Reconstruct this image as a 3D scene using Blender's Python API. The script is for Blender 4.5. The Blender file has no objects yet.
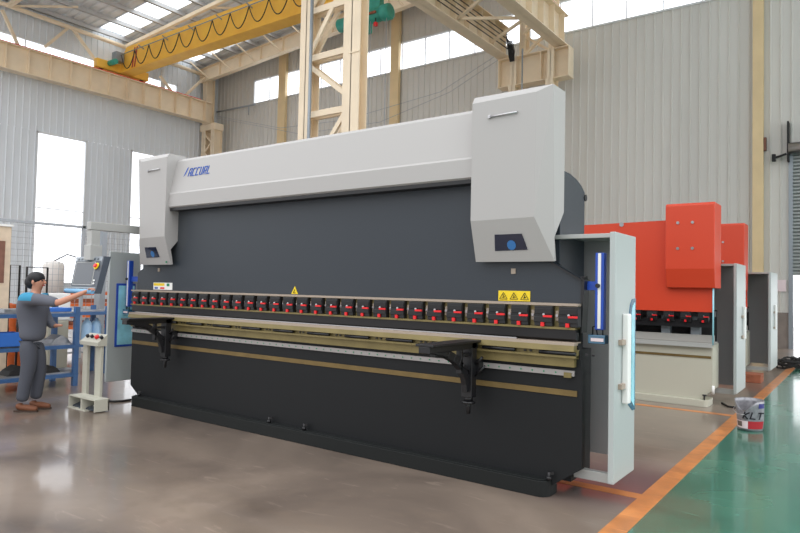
import bpy, bmesh, math, random
from mathutils import Vector, Matrix
random.seed(7)
C = bpy.context.scene.collection
PI = math.pi

# ------------------------------------------------------------------ camera
F, YAW, PIT, ROL, H = 639.62, math.radians(36.1726), math.radians(1.97887), math.radians(-1.2081), 1.62
fw = Vector((-math.sin(YAW)*math.cos(PIT), math.cos(YAW)*math.cos(PIT), math.sin(PIT)))
r0 = Vector((math.cos(YAW), math.sin(YAW), 0)); d0 = -(r0.cross(fw))
rt = math.cos(ROL)*r0 + math.sin(ROL)*d0
dn = -math.sin(ROL)*r0 + math.cos(ROL)*d0
CAM = Vector((0, 0, H))
def at(x, y, ax, v):
    k = ((x-400)*rt + (y-266.5)*dn)/F + fw
    i = 'xyz'.index(ax)
    return CAM + k*((v-CAM[i])/k[i])
cd = bpy.data.cameras.new('camera'); cam = bpy.data.objects.new('camera', cd); C.objects.link(cam)
m = Matrix((rt, -dn, -fw)).transposed().to_4x4(); m.translation = CAM
cam.matrix_world = m
cd.sensor_width = 36; cd.lens = F*36/800; cd.clip_end = 300
bpy.context.scene.camera = cam

# ------------------------------------------------------------------ materials
M = {}
def mat(name, col, rough=.5, metal=0., coat=0., noise=0., nscale=8., spec=.5, bump=0., bscale=40., stretch=None):
    mt = bpy.data.materials.new(name); mt.use_nodes = True
    nt = mt.node_tree; b = nt.nodes['Principled BSDF']
    b.inputs['Base Color'].default_value = (*col, 1)
    b.inputs['Roughness'].default_value = rough; b.inputs['Metallic'].default_value = metal
    b.inputs['Coat Weight'].default_value = coat; b.inputs['Specular IOR Level'].default_value = spec
    tc = nt.nodes.new('ShaderNodeTexCoord')
    mp = nt.nodes.new('ShaderNodeMapping')
    if stretch: mp.inputs['Scale'].default_value = stretch
    nt.links.new(tc.outputs['Object'], mp.inputs[0])
    if noise > 0:
        n = nt.nodes.new('ShaderNodeTexNoise'); n.inputs['Scale'].default_value = nscale; n.inputs['Detail'].default_value = 5
        nt.links.new(mp.outputs[0], n.inputs['Vector'])
        rp = nt.nodes.new('ShaderNodeValToRGB')
        rp.color_ramp.elements[0].position = .3; rp.color_ramp.elements[1].position = .7
        rp.color_ramp.elements[0].color = (*[max(0, c*(1-noise)) for c in col], 1)
        rp.color_ramp.elements[1].color = (*[min(1, c*(1+noise)) for c in col], 1)
        nt.links.new(n.outputs['Fac'], rp.inputs[0]); nt.links.new(rp.outputs[0], b.inputs['Base Color'])
    if bump > 0:
        n = nt.nodes.new('ShaderNodeTexNoise'); n.inputs['Scale'].default_value = bscale; n.inputs['Detail'].default_value = 3
        nt.links.new(mp.outputs[0], n.inputs['Vector'])
        bp = nt.nodes.new('ShaderNodeBump'); bp.inputs['Strength'].default_value = bump; bp.inputs['Distance'].default_value = .01
        nt.links.new(n.outputs['Fac'], bp.inputs['Height']); nt.links.new(bp.outputs[0], b.inputs['Normal'])
    M[name] = mt
    return mt
def s(r, g, b):   # sRGB 0-255 -> linear
    return tuple(((c/255)/12.92 if c/255 <= .04045 else ((c/255+.055)/1.055)**2.4) for c in (r, g, b))
mat('slate', s(43, 50, 58), .42, bump=.15, bscale=180)
mat('slate_dark', s(23, 25, 27), .55, spec=.3, bump=.1, bscale=150)
mat('recess', s(58, 63, 68), .6)
mat('plinth', s(24, 27, 27), .55, spec=.3)
mat('cover_grey', s(170, 168, 166), .4)
mat('light_grey', s(172, 173, 170), .42)
mat('door_grey', s(172, 179, 178), .4)
mat('panel_grey', s(165, 166, 166), .5)
mat('black', s(22, 22, 25), .4)
mat('black_matt', s(28, 28, 30), .7)
mat('brass', s(126, 113, 72), .45, metal=.3, noise=.12, nscale=6)
mat('brass_dull', s(118, 98, 58), .5, metal=.3, noise=.15, nscale=5)
mat('steel', s(190, 190, 192), .3, metal=.9)
mat('steel_strip', s(160, 156, 154), .45, metal=.3)
mat('strip_tan', s(165, 150, 135), .5)
mat('red', s(225, 30, 35), .4)
mat('green_dot', s(40, 130, 90), .5)
mat('blue', s(30, 75, 175), .35)
mat('blue_frame', s(58, 96, 142), .45, noise=.12)
mat('logo_blue', s(25, 80, 170), .4)
mat('yellow_label', s(235, 205, 30), .5)
mat('white', s(235, 235, 232), .5)
mat('orange_red', s(212, 68, 38), .42)
mat('machine_white', s(190, 188, 172), .45)
mat('machine_table', s(150, 148, 142), .45, metal=.2)
mat('beige', s(240, 222, 194), .55, noise=.05, nscale=2)
mat('beige_post', s(230, 205, 160), .55, noise=.05, nscale=2)
mat('crane_yellow', s(255, 192, 72), .5, noise=.08, nscale=2)
mat('hoist_green', s(60, 160, 140), .5, noise=.12, nscale=6)
mat('wall_sheet', s(214, 212, 206), .5, metal=.0, noise=.05, nscale=.7, stretch=(1, 1, .25))
mat('wall_sheet_left', s(226, 231, 236), .5, noise=.04, nscale=.7, stretch=(1, 1, .25))
mat('roof_sheet', s(232, 235, 238), .45, metal=.1, noise=.12, nscale=1.2)
mat('purlin', s(205, 205, 205), .5, metal=.2)
mat('roof_dark', s(70, 72, 74), .6)
mat('skylight', s(245, 248, 250), .4)
mat('frame_white', s(225, 228, 230), .5)
mat('dado', s(135, 125, 118), .7, noise=.12, nscale=3)
mat('shutter', s(160, 166, 164), .45, metal=.4)
mat('rubber', s(35, 34, 34), .7)
mat('cloth_grey', s(78, 80, 88), .9, bump=.2, bscale=60)
mat('cloth_trouser', s(72, 75, 84), .9, bump=.2, bscale=60)
mat('cloth_blue', s(40, 135, 180), .85)
mat('skin', s(190, 135, 110), .55)
mat('hair', s(22, 22, 26), .6, bump=.5, bscale=120)
mat('boot', s(105, 62, 38), .7, noise=.15)
mat('sole', s(60, 45, 35), .8)
mat('ivory', s(190, 188, 174), .5)
mat('orange', s(225, 110, 50), .5, noise=.1)
mat('bin_blue', s(50, 110, 195), .5)
mat('screen', s(48, 56, 66), .15)
mat('handle_blue', s(120, 175, 215), .45)
mat('panel_dark', s(60, 68, 78), .45)
mat('rust', s(150, 88, 62), .8, noise=.25)
mat('tin', s(150, 150, 155), .4, metal=.3, noise=.25, nscale=20)
mat('can_inside', s(110, 98, 90), .8, noise=.25, nscale=30)
mat('can_red', s(175, 35, 45), .5)
mat('can_blue', s(60, 60, 130), .5)
mat('ink', s(25, 25, 35), .6)
mat('conduit', s(150, 158, 165), .4, metal=.4)
mat('tank_white', s(225, 220, 215), .5)
mat('brown', s(125, 85, 70), .7, noise=.15)
mat('wood_beige', s(215, 195, 170), .6, noise=.08)
mat('mesh_wire', s(165, 170, 176), .5)
mat('metal_part', s(150, 152, 156), .35, metal=.6, noise=.2, nscale=10)
mat('paper', s(232, 215, 218), .7)
mat('water', s(170, 205, 235), .2)
mat('outdoor_ground', s(225, 225, 222), .8)

def glass(name, tint, refl, rough=.03):
    mt = bpy.data.materials.new(name); mt.use_nodes = True; nt = mt.node_tree
    nt.nodes.remove(nt.nodes['Principled BSDF'])
    tr = nt.nodes.new('ShaderNodeBsdfTransparent'); tr.inputs[0].default_value = (*tint, 1)
    gl = nt.nodes.new('ShaderNodeBsdfGlossy'); gl.inputs['Roughness'].default_value = rough
    mx = nt.nodes.new('ShaderNodeMixShader'); mx.inputs[0].default_value = refl
    nt.links.new(tr.outputs[0], mx.inputs[1]); nt.links.new(gl.outputs[0], mx.inputs[2])
    nt.links.new(mx.outputs[0], nt.nodes['Material Output'].inputs[0])
    M[name] = mt
glass('window_glass', (.95, .97, 1), .06)
glass('roof_light', (.75, .78, .8), .04, .4)
mat('guard_glass', s(150, 215, 232), .15, noise=.25, nscale=5, spec=1.)  # bright view through the pane is painted into this opaque mottled colour
mat('guard_glass_dark', s(40, 95, 125), .12, spec=1.)
mat('eye_glass', s(15, 25, 50), .12, spec=.8)
mat('eye_disc', s(50, 110, 170), .3)

mat('jacket_cloth', s(78, 80, 88), .9)
_nt = M['jacket_cloth'].node_tree; _tc = _nt.nodes.new('ShaderNodeTexCoord'); _sp = _nt.nodes.new('ShaderNodeSeparateXYZ'); _gt = _nt.nodes.new('ShaderNodeMath'); _gt.operation = 'GREATER_THAN'; _gt.inputs[1].default_value = 1.375
_mx = _nt.nodes.new('ShaderNodeMix'); _mx.data_type = 'RGBA'; _mx.inputs[6].default_value = (*s(92, 95, 105), 1); _mx.inputs[7].default_value = (*s(50, 135, 170), 1)
_nt.links.new(_tc.outputs['Object'], _sp.inputs[0]); _nt.links.new(_sp.outputs['Z'], _gt.inputs[0])
_dt = _nt.nodes.new('ShaderNodeVectorMath'); _dt.operation = 'DOT_PRODUCT'; _dt.inputs[1].default_value = (.788, .616, 0); _nt.links.new(_tc.outputs['Object'], _dt.inputs[0])
_lt = _nt.nodes.new('ShaderNodeMath'); _lt.operation = 'LESS_THAN'; _lt.inputs[1].default_value = .12; _nt.links.new(_dt.outputs['Value'], _lt.inputs[0])
_ml = _nt.nodes.new('ShaderNodeMath'); _ml.operation = 'MULTIPLY'; _nt.links.new(_gt.outputs[0], _ml.inputs[0]); _nt.links.new(_lt.outputs[0], _ml.inputs[1]); _nt.links.new(_ml.outputs[0], _mx.inputs[0]); _nt.links.new(_mx.outputs[2], _nt.nodes['Principled BSDF'].inputs['Base Color'])
# floor paint: brown-grey sealed concrete, glossy, with stains
def floor_mat(name, base, dark, light, rough, coat, sc=.6, reds=False, streak=False):
    mt = bpy.data.materials.new(name); mt.use_nodes = True; nt = mt.node_tree; b = nt.nodes['Principled BSDF']
    tc = nt.nodes.new('ShaderNodeTexCoord')
    def noise(scale, det=6, vec=None, dist=0.):
        n = nt.nodes.new('ShaderNodeTexNoise'); n.inputs['Scale'].default_value = scale; n.inputs['Detail'].default_value = det
        n.inputs['Distortion'].default_value = dist
        nt.links.new(vec or tc.outputs['Object'], n.inputs['Vector']); return n
    def ramp(src, a, b_, ca=(0, 0, 0), cb=(1, 1, 1)):
        r = nt.nodes.new('ShaderNodeValToRGB'); r.color_ramp.elements[0].position = a; r.color_ramp.elements[1].position = b_
        r.color_ramp.elements[0].color = (*ca, 1); r.color_ramp.elements[1].color = (*cb, 1)
        nt.links.new(src, r.inputs[0]); return r
    def mix(fac, a, b_):
        x = nt.nodes.new('ShaderNodeMix'); x.data_type = 'RGBA'
        if isinstance(fac, float): x.inputs[0].default_value = fac
        else: nt.links.new(fac, x.inputs[0])
        for v, i in ((a, 6), (b_, 7)):
            if isinstance(v, tuple): x.inputs[i].default_value = (*v, 1)
            else: nt.links.new(v, x.inputs[i])
        return x.outputs[2]
    n1 = noise(sc, 8, dist=.6)
    col = ramp(n1.outputs['Fac'], .32, .68, dark, light).outputs[0]
    col = mix(ramp(noise(5, 5).outputs['Fac'], .5, .85).outputs[0], col, base)
    # pale scuffs
    mp = nt.nodes.new('ShaderNodeMapping'); mp.inputs['Scale'].default_value = (1.2, 6, 1); mp.inputs['Rotation'].default_value = (0, 0, .6)
    nt.links.new(tc.outputs['Object'], mp.inputs[0])
    sf = ramp(noise(2.2, 9, mp.outputs[0], 1.2).outputs['Fac'], .62, .74)
    mm = nt.nodes.new('ShaderNodeMath'); mm.operation = 'MULTIPLY'; mm.inputs[1].default_value = .5
    nt.links.new(sf.outputs[0], mm.inputs[0])
    col = mix(mm.outputs[0], col, tuple(min(1, c*1.7+.03) for c in base))
    if reds:   # a purplish-red worn coat patch beside the machine end
        sp = nt.nodes.new('ShaderNodeSeparateXYZ'); nt.links.new(tc.outputs['Object'], sp.inputs[0])
        vm = nt.nodes.new('ShaderNodeVectorMath'); vm.operation = 'DISTANCE'; vm.inputs[1].default_value = (-1.75, 5.6, 0)
        nt.links.new(tc.outputs['Object'], vm.inputs[0])
        r = ramp(vm.outputs['Value'], .3, 1.5, (1, 1, 1), (0, 0, 0))
        rr = nt.nodes.new('ShaderNodeMath'); rr.operation = 'MULTIPLY'; rr.inputs[1].default_value = .75
        nt.links.new(r.outputs[0], rr.inputs[0])
        col = mix(rr.outputs[0], col, s(96, 78, 84))
    nt.links.new(col, b.inputs['Base Color'])
    rn = nt.nodes.new('ShaderNodeMapRange'); rn.inputs['To Min'].default_value = rough*.75; rn.inputs['To Max'].default_value = rough*1.35
    nt.links.new(n1.outputs['Fac'], rn.inputs[0]); nt.links.new(rn.outputs[0], b.inputs['Roughness'])
    b.inputs['Coat Weight'].default_value = coat; b.inputs['Coat Roughness'].default_value = .08
    bp = nt.nodes.new('ShaderNodeBump'); bp.inputs['Strength'].default_value = .05; bp.inputs['Distance'].default_value = .02
    nt.links.new(noise(3, 3).outputs['Fac'], bp.inputs['Height']); nt.links.new(bp.outputs[0], b.inputs['Normal'])
    M[name] = mt
floor_mat('floor_brown', s(120, 106, 94), s(88, 77, 70), s(140, 125, 112), .3, .5, reds=True)
floor_mat('floor_green', s(48, 112, 92), s(40, 100, 82), s(58, 122, 100), .25, .5, sc=.9)
floor_mat('line_orange', s(196, 124, 64), s(165, 104, 56), s(206, 134, 74), .4, .1, sc=4)

# ------------------------------------------------------------------ mesh builder
OFF = {}
class MB:
    def __init__(self): self.v = []; self.f = []; self.mi = []; self.mats = []; self.sm = []
    def _m(self, m):
        if m is None: m = '__'
        if m not in self.mats: self.mats.append(m)
        return self.mats.index(m)
    def add(self, vs, fs, m=None, smooth=False):
        o = len(self.v); self.v += [tuple(p) for p in vs]; k = self._m(m)
        for f in fs: self.f.append(tuple(i+o for i in f)); self.mi.append(k); self.sm.append(smooth)
        return self
    def box(self, x0, x1, y0, y1, z0, z1, m=None):
        x0, x1 = min(x0, x1), max(x0, x1); y0, y1 = min(y0, y1), max(y0, y1); z0, z1 = min(z0, z1), max(z0, z1)
        vs = [(x, y, z) for z in (z0, z1) for x, y in ((x0, y0), (x1, y0), (x1, y1), (x0, y1))]
        return self.add(vs, [(3, 2, 1, 0), (4, 5, 6, 7), (0, 1, 5, 4), (1, 2, 6, 5), (2, 3, 7, 6), (3, 0, 4, 7)], m)
    def bar(self, p, q, w, h, up=(0, 0, 1), m=None):
        p = Vector(p); q = Vector(q); d = (q-p).normalized(); u = Vector(up)
        if abs(d.dot(u)) > .98: u = Vector((0, 1, 0))
        sx = d.cross(u).normalized(); uz = sx.cross(d).normalized()
        vs = [c+sx*a*w/2+uz*b*h/2 for c in (p, q) for a, b in ((-1, -1), (1, -1), (1, 1), (-1, 1))]
        return self.add(vs, [(0, 1, 2, 3), (7, 6, 5, 4), (1, 0, 4, 5), (2, 1, 5, 6), (3, 2, 6, 7), (0, 3, 7, 4)], m)
    def tube(self, pts, r, n=8, m=None, cap=True):
        pts = [Vector(p) for p in pts]; rs = r if isinstance(r, (list, tuple)) else [r]*len(pts)
        vs = []; fs = []; prev = None
        for i, p in enumerate(pts):
            d = (pts[min(i+1, len(pts)-1)]-pts[max(i-1, 0)]).normalized()
            if prev is None:
                u = Vector((0, 0, 1)) if abs(d.z) < .9 else Vector((1, 0, 0))
                u = (u - d*u.dot(d)).normalized()
            else: u = (prev - d*prev.dot(d)).normalized()
            prev = u; w = d.cross(u)
            vs += [p+(u*math.cos(2*PI*k/n)+w*math.sin(2*PI*k/n))*rs[i] for k in range(n)]
        for i in range(len(pts)-1):
            for k in range(n):
                a = i*n+k; b = i*n+(k+1) % n
                fs.append((a, b, b+n, a+n))
        self.add(vs, fs, m, True)
        if cap:
            o = len(self.v)-len(vs)
            k = self._m(m)
            self.f.append(tuple(o+i for i in reversed(range(n)))); self.mi.append(k); self.sm.append(False)
            self.f.append(tuple(o+len(vs)-n+i for i in range(n))); self.mi.append(k); self.sm.append(False)
        return self
    def prism(self, poly, ax, a, b, m=None):
        # poly: 2-D points in the plane across axis ax ('x': (y,z); 'y': (x,z); 'z': (x,y))
        def P(u, v, t): return {'x': (t, u, v), 'y': (u, t, v), 'z': (u, v, t)}[ax]
        n = len(poly); vs = [P(u, v, a) for u, v in poly]+[P(u, v, b) for u, v in poly]
        fs = [tuple(range(n)), tuple(range(2*n-1, n-1, -1))]+[(i, i+n, (i+1) % n+n, (i+1) % n) for i in range(n)]
        return self.add(vs, fs, m)
    def lathe(self, prof, c, n=24, m=None):
        vs = [(c[0]+r*math.cos(2*PI*k/n), c[1]+r*math.sin(2*PI*k/n), c[2]+z) for r, z in prof for k in range(n)]
        fs = [(i*n+k, i*n+(k+1) % n, (i+1)*n+(k+1) % n, (i+1)*n+k) for i in range(len(prof)-1) for k in range(n)]
        return self.add(vs, fs, m, True)
    def ell(self, c, rx, ry, rz, m=None, nu=14, nv=10):
        prof = [(math.sin(PI*i/nv), -math.cos(PI*i/nv)) for i in range(nv+1)]
        vs = [(c[0]+rx*r*math.cos(2*PI*k/nu), c[1]+ry*r*math.sin(2*PI*k/nu), c[2]+rz*z) for r, z in prof for k in range(nu)]
        fs = [(i*nu+k, i*nu+(k+1) % nu, (i+1)*nu+(k+1) % nu, (i+1)*nu+k) for i in range(nv) for k in range(nu)]
        return self.add(vs, fs, m, True)
    def build(self, name, mt, parent=None, bevel=0., flip=True):
        me = bpy.data.meshes.new(name); off = OFF.get(parent.name, Vector((0, 0, 0))) if parent else Vector((0, 0, 0))
        me.from_pydata([Vector(p)-off for p in self.v], [], self.f)
        for k in self.mats: me.materials.append(M[mt if k == '__' else k])
        for i, p in enumerate(me.polygons): p.material_index = self.mi[i]; p.use_smooth = self.sm[i]
        bm = bmesh.new(); bm.from_mesh(me); 
        bmesh.ops.recalc_face_normals(bm, faces=bm.faces); bm.to_mesh(me); bm.free()
        o = bpy.data.objects.new(name, me); C.objects.link(o)
        if parent: o.parent = parent
        OFF[o.name] = off
        if bevel > 0:
            b = o.modifiers.new('bevel', 'BEVEL'); b.width = bevel; b.segments = 2; b.limit_method = 'ANGLE'; b.angle_limit = math.radians(40)
        return o
def each(self, name, mt, parent=None, bevel=0.):
    par = list(range(len(self.v)))
    def fnd(i):
        while par[i] != i: par[i] = par[par[i]]; i = par[i]
        return i
    for f in self.f:
        for i in f[1:]: par[fnd(i)] = fnd(f[0])
    out = {}
    for fi, f in enumerate(self.f):
        t = out.setdefault(fnd(f[0]), (MB(), {}))
        b, mp = t
        for i in f:
            if i not in mp: mp[i] = len(b.v); b.v.append(self.v[i])
        b.mats = self.mats; b.f.append(tuple(mp[i] for i in f)); b.mi.append(self.mi[fi]); b.sm.append(self.sm[fi])
    return [b.build(name, mt, parent, bevel) for b, _ in out.values()]
MB.each = each
def tag(o, label=None, cat=None, group=None, kind=None):
    if label: o['label'] = label
    if cat: o['category'] = cat
    if group: o['group'] = group
    if kind: o['kind'] = kind
    return o
def empty(name, loc, label=None, cat=None, group=None):
    o = bpy.data.objects.new(name, None); C.objects.link(o); o.location = loc; o.empty_display_size = .1
    OFF[o.name] = Vector(loc); return tag(o, label, cat, group)
def structure(o): o['kind'] = 'structure'; return o
def copy_tree(o, delta=None, parent=None):
    c = o.copy(); C.objects.link(c); OFF[c.name] = OFF.get(o.name, Vector((0, 0, 0)))
    if parent: c.parent = parent
    for ch in [x for x in o.children]: copy_tree(ch, None, c)
    if delta is not None: c.location = Vector(o.location)+Vector(delta)
    return c

# ------------------------------------------------------------------ the hall
XL, YB = -30.5, 23.4
XG = -1.35
mb = MB(); mb.box(-34, XG, -6, 40, -.1, 0); structure(mb.build('floor', 'floor_brown'))
mb = MB(); mb.box(XG, 14, -6, 40, -.1, 0); structure(mb.build('floor_2', 'floor_green'))
mb = MB()
mb.box(-1.475, -1.32, -4, 22.8, 0, .003)
structure(mb.build('trim_1', 'line_orange'))
mb = MB(); mb.box(-3.4, -1.475, 5.26, 5.39, 0, .003); structure(mb.build('trim_2', 'line_orange'))
mb = MB(); mb.box(-6, -1.475, 9.63, 9.75, 0, .003); structure(mb.build('trim_3', 'line_orange'))

def ribbed(mb, u0, u1, z0, z1, fixed, axis, pitch, depth, face):
    # a run of trapezoid-ribbed sheet; 'axis' x: runs along X at y=fixed; y: runs along Y at x=fixed. 'face' = side the ribs stand out to
    n = max(1, round((u1-u0)/pitch)); p = (u1-u0)/n; pts = []
    for i in range(n):
        a = u0+i*p
        pts += [(a, 0), (a+p*.78, 0), (a+p*.84, depth), (a+p*.94, depth)]
    pts.append((u1, 0))
    vs = []
    for u, d in pts:
        for z in (z0, z1):
            vs.append((u, fixed+face*d, z) if axis == 'x' else (fixed+face*d, u, z))
    mb.add(vs, [(2*i, 2*i+2, 2*i+3, 2*i+1) for i in range(len(pts)-1)])
# back wall: strip window z 11.55 .. 12.85 from x -27.3 to -4.1, roller door opening on the right
WZ0, WZ1, WX0, WX1 = 11.6, 12.95, -27.35, -2.0
ROOFZ = 16.2
DX = -1.87
mb = MB()
ribbed(mb, XL, WX0, 0, ROOFZ, YB, 'x', .3, .035, -1)
ribbed(mb, WX0, DX, 1.12, WZ0, YB, 'x', .3, .035, -1)
ribbed(mb, WX0, DX, WZ1, ROOFZ, YB, 'x', .3, .035, -1)
ribbed(mb, WX1, DX, WZ0, WZ1, YB, 'x', .3, .035, -1)
ribbed(mb, DX, 12, 6.2, ROOFZ, YB, 'x', .3, .035, -1)
ribbed(mb, 3.2, 12, 0, 6.2, YB, 'x', .3, .035, -1)
mb.box(XL, DX, YB, YB+.12, 0, 1.12, 'dado')
structure(mb.build('wall_back', 'wall_sheet'))
mb = MB(); mb.box(WX0, DX-.55, YB-.06, YB, 1.08, 1.16); mb.box(-2.57, DX, YB-.03, YB, 0, 1.08, 'dado'); structure(mb.build('trim_4', 'conduit'))
# left wall with a strip window and tall windows
def lw(y, z): return y, z
SY0, SY1 = 5.0, 20.7
SZ0, SZ1 = 11.85, 12.5
wins = [(13.48, 15.82), (18.1, 21.0), (6.6, 9.0)]
TZ0, TZ1 = 1.5, 8.44
mb = MB(); L = dict(fixed=XL, axis='y', pitch=.3, depth=.035, face=1)
ribbed(mb, 0, YB, SZ1, 14.2, **L); ribbed(mb, SY1, YB, SZ0, SZ1, **L); ribbed(mb, 0, SY0, SZ0, SZ1, **L)
ribbed(mb, 0, YB, TZ1, SZ0, **L); ribbed(mb, 0, YB, 0, TZ0, **L)
ys = [0]+[v for w in sorted(wins) for v in w]+[YB]
for i in range(0, len(ys), 2): ribbed(mb, ys[i], ys[i+1], TZ0, TZ1, **L)
structure(mb.build('wall_left', 'wall_sheet_left'))
def window(name, axis, fixed, u0, u1, z0, z1, nu, nz):
    fr = MB(); t = .07
    def bx(a, b, c, d, w=.08):
        if axis == 'x': fr.box(a, b, fixed-w/2, fixed+w/2, c, d)
        else: fr.box(fixed-w/2, fixed+w/2, a, b, c, d)
    bx(u0, u1, z0, z0+t, .12); bx(u0, u1, z1-t, z1, .12); bx(u0, u0+t, z0, z1, .12); bx(u1-t, u1, z0, z1, .12)
    for i in range(1, nu): u = u0+(u1-u0)*i/nu; bx(u-.02, u+.02, z0, z1)
    for i in range(1, nz): z = z0+(z1-z0)*i/nz; bx(u0, u1, z-.02, z+.02)
    o = structure(fr.build(name, 'frame_white'))
    g = MB()
    if axis == 'x': g.add([(u0, fixed+.03, z0), (u1, fixed+.03, z0), (u1, fixed+.03, z1), (u0, fixed+.03, z1)], [(0, 1, 2, 3)])
    else: g.add([(fixed-.03, u0, z0), (fixed-.03, u1, z0), (fixed-.03, u1, z1), (fixed-.03, u0, z1)], [(0, 1, 2, 3)])
    g.build('pane', 'window_glass', o)
window('window_1', 'x', YB, WX0, WX1, WZ0, WZ1, 20, 1)
window('window_2', 'y', XL, SY0, SY1, SZ0, SZ1, 4, 1)
for i, w in enumerate(wins[:2]): window('window_%d' % (i+3), 'y', XL, w[0], w[1], TZ0, TZ1, 1, 2)
window('window_5', 'y', XL, wins[2][0], wins[2][1], TZ0, TZ1, 1, 2)

# roof: low-pitched ribbed sheets over both bays with translucent strips
def zr(x): return 13.95+.062*(x-XL) if x < -10.4 else 13.95+.062*(-10.4-XL)-.062*(x+10.4)
mb = MB(); sk = MB()
Y0, Y1 = 5.5, YB
bands = []; y = Y0
sky_y = [(7.0, 8.9), (15.9, 17.4), (20.6, 21.6)]
p = .42
while y < Y1-.01:
    mid = y+p/2; glassy = any(a < mid < b for a, b in sky_y)
    t = sk if glassy else mb
    for x0, x1 in ((XL, -10.4), (-10.4, 12)):
        prof = [(y, 0), (y+p*.6, 0), (y+p*.7, .07), (y+p*.9, .07), (y+p, 0)]
        vs = []
        for yy, d in prof: vs += [(x0, yy, zr(x0)+d), (x1, yy, zr(x1)+d)]
        
        t.add(vs, [(2*i, 2*i+2, 2*i+3, 2*i+1) for i in range(4)])
    y += p
structure(mb.build('ceiling', 'roof_sheet')); structure(sk.build('ceiling_2', 'roof_light'))
# purlins along Y
mb = MB()
x = XL+.4
while x < 11:
    mb.box(x-.03, x+.03, Y0, Y1, zr(x)-.24, zr(x)-.02); mb.box(x-.03, x+.12, Y0, Y1, zr(x)-.24, zr(x)-.225); x += 1.5
structure(mb.build('ceiling_3', 'purlin'))

def hbeam(mb, x, y, z0, z1, w, d, t=.02, ax='y'):
    # an upright H section: flanges across X (ax y) or across Y
    if ax == 'y':
        mb.box(x-w/2, x+w/2, y-d/2, y-d/2+t, z0, z1); mb.box(x-w/2, x+w/2, y+d/2-t, y+d/2, z0, z1); mb.box(x-t/2, x+t/2, y-d/2, y+d/2, z0, z1)
    else:
        mb.box(x-w/2, x-w/2+t, y-d/2, y+d/2, z0, z1); mb.box(x+w/2-t, x+w/2, y-d/2, y+d/2, z0, z1); mb.box(x-w/2, x+w/2, y-t/2, y+t/2, z0, z1)

# rafters: slim tapered plate beams with lattice, one per frame
def rafter(y, lab):
    r = empty('roof_rafter', (XL, y, 13.5), lab, 'roof beam', 'beige roof rafters across the bay')
    b = MB()
    for x0, x1 in ((XL+.2, -10.4), (-10.4, 11.5)):
        for dz, w in ((-.25, .28), (-1.0, .28)):
            a = Vector((x0, y, zr(x0)+dz)); c = Vector((x1, y, zr(x1)+dz)); b.bar(a, c, w, .03)
        vs = [(x0, y, zr(x0)-.25), (x1, y, zr(x1)-.25), (x1, y, zr(x1)-1.0), (x0, y, zr(x0)-1.0)]
        b.add([(a, yy, c) for yy in (y-.01, y+.01) for a, _, c in vs], [(0, 1, 2, 3), (7, 6, 5, 4), (0, 4, 5, 1), (2, 6, 7, 3)])
        n = 12
        for i in range(n+1):
            xx = x0+(x1-x0)*i/n; b.box(xx-.01, xx+.01, y-.13, y+.13, zr(xx)-1.0, zr(xx)-.25)
    b.build('plate_beam', 'beige', r)
    b = MB()
    for i in range(10):
        xx = XL+1+i*1.9; b.bar((xx, y-.1, zr(xx)-.95), (xx-.5, y-1.0, zr(xx)-.2), .07, .07)
    b.each('knee_brace', 'beige', r)
    return r
rafter(22.1, 'beige tapered roof rafter closest to the back wall')
def light_truss(y, lab):
    r = empty('roof_rafter', (XL, y, 13.5), lab, 'roof beam'); x0, x1 = XL+.5, -10.4
    MB().bar((x0, y, 13.5), (x1, y, 13.5+.062*(x1-x0)), .16, .16).build('chord', 'beige', r)
    for k in range(5):
        a = x0+k*3.2; MB().bar((a, y, 13.5+.062*(a-x0)), (a+1.6, y+2.2, zr(a+1.6)-.2), .08, .08).build('brace', 'beige', r)
light_truss(17.4, 'slim beige tube rafter with braces below the bright skylight, above the yellow crane')
light_truss(11.9, 'slim beige tube rafter cut by the upper left corner of the view')

# eave strut + V braces on left wall
r = empty('eave_strut', (XL+.5, 12, 13.5), 'long beige eave tube with V braces above the left crane runway', 'roof strut')
b = MB(); b.tube([(XL+.5, 3, 13.65), (XL+.5, 22.1, 13.35)], .1, 10); b.build('tube', 'beige', r)
for (p1, p2) in (((68, 28), (45, 47)), ((73, 29), (95, 60)), ((160, 76), (174, 97)), ((206, 76), (183, 99)), ((2, 10), (20, 50))):
    a = at(*p1, 'x', XL+.5); c = at(*p2, 'x', -30.0); c.z = max(c.z, 11.75)
    MB().bar(a, c, .12, .12).build('brace', 'beige', r)

# crane runway girders
def runway(name, x, y0, y1, lab, side, wires=False):
    z0, z1 = 10.58, 11.7
    r = empty(name, (x, y1, z0), lab, 'crane girder', 'beige crane runway girders')
    b = MB(); w = .5
    b.box(x-w/2, x+w/2, y0, y1, z1-.03, z1); b.box(x-w/2, x+w/2, y0, y1, z0, z0+.03); b.box(x-.01, x+.01, y0, y1, z0, z1)
    b.build('beam', 'beige', r)
    b = MB(); y = y1-.35
    while y > y0:
        b.box(x-w/2+.03, x+w/2-.03, y-.008, y+.008, z0+.03, z1-.03); y -= .92
    b.each('stiffener', 'beige', r)
    b = MB(); b.box(x-.04, x+.04, y0, y1-.6, z1, z1+.1); b.build('rail', 'rust', r)
    if not wires:
        b = MB(); b.box(x+side*.2, x+side*.2+.02*side, y0, y1-.7, z1-.0, z1+.045); b.build('power_line', 'red', r)
    if wires:
        b = MB()
        for k in range(4): b.tube([(x+side*.27, y0, z0+.25+k*.18), (x+side*.27, y1-.3, z0+.25+k*.18)], .018, 6)
        b.each('cable', 'rubber', r)
runway('crane_runway', -29.6, 3, 22.13, 'beige crane runway girder running along the left wall below the strip window', 1)
runway('crane_runway', -11.3, 5, 22.04, 'beige crane runway girder of the left bay with dark cables, above the machine', 1, True)
runway('crane_runway', -9.0, 5, 22.1, 'beige crane runway girder with red conductor ending over the right housing of the machine', 1)

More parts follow.
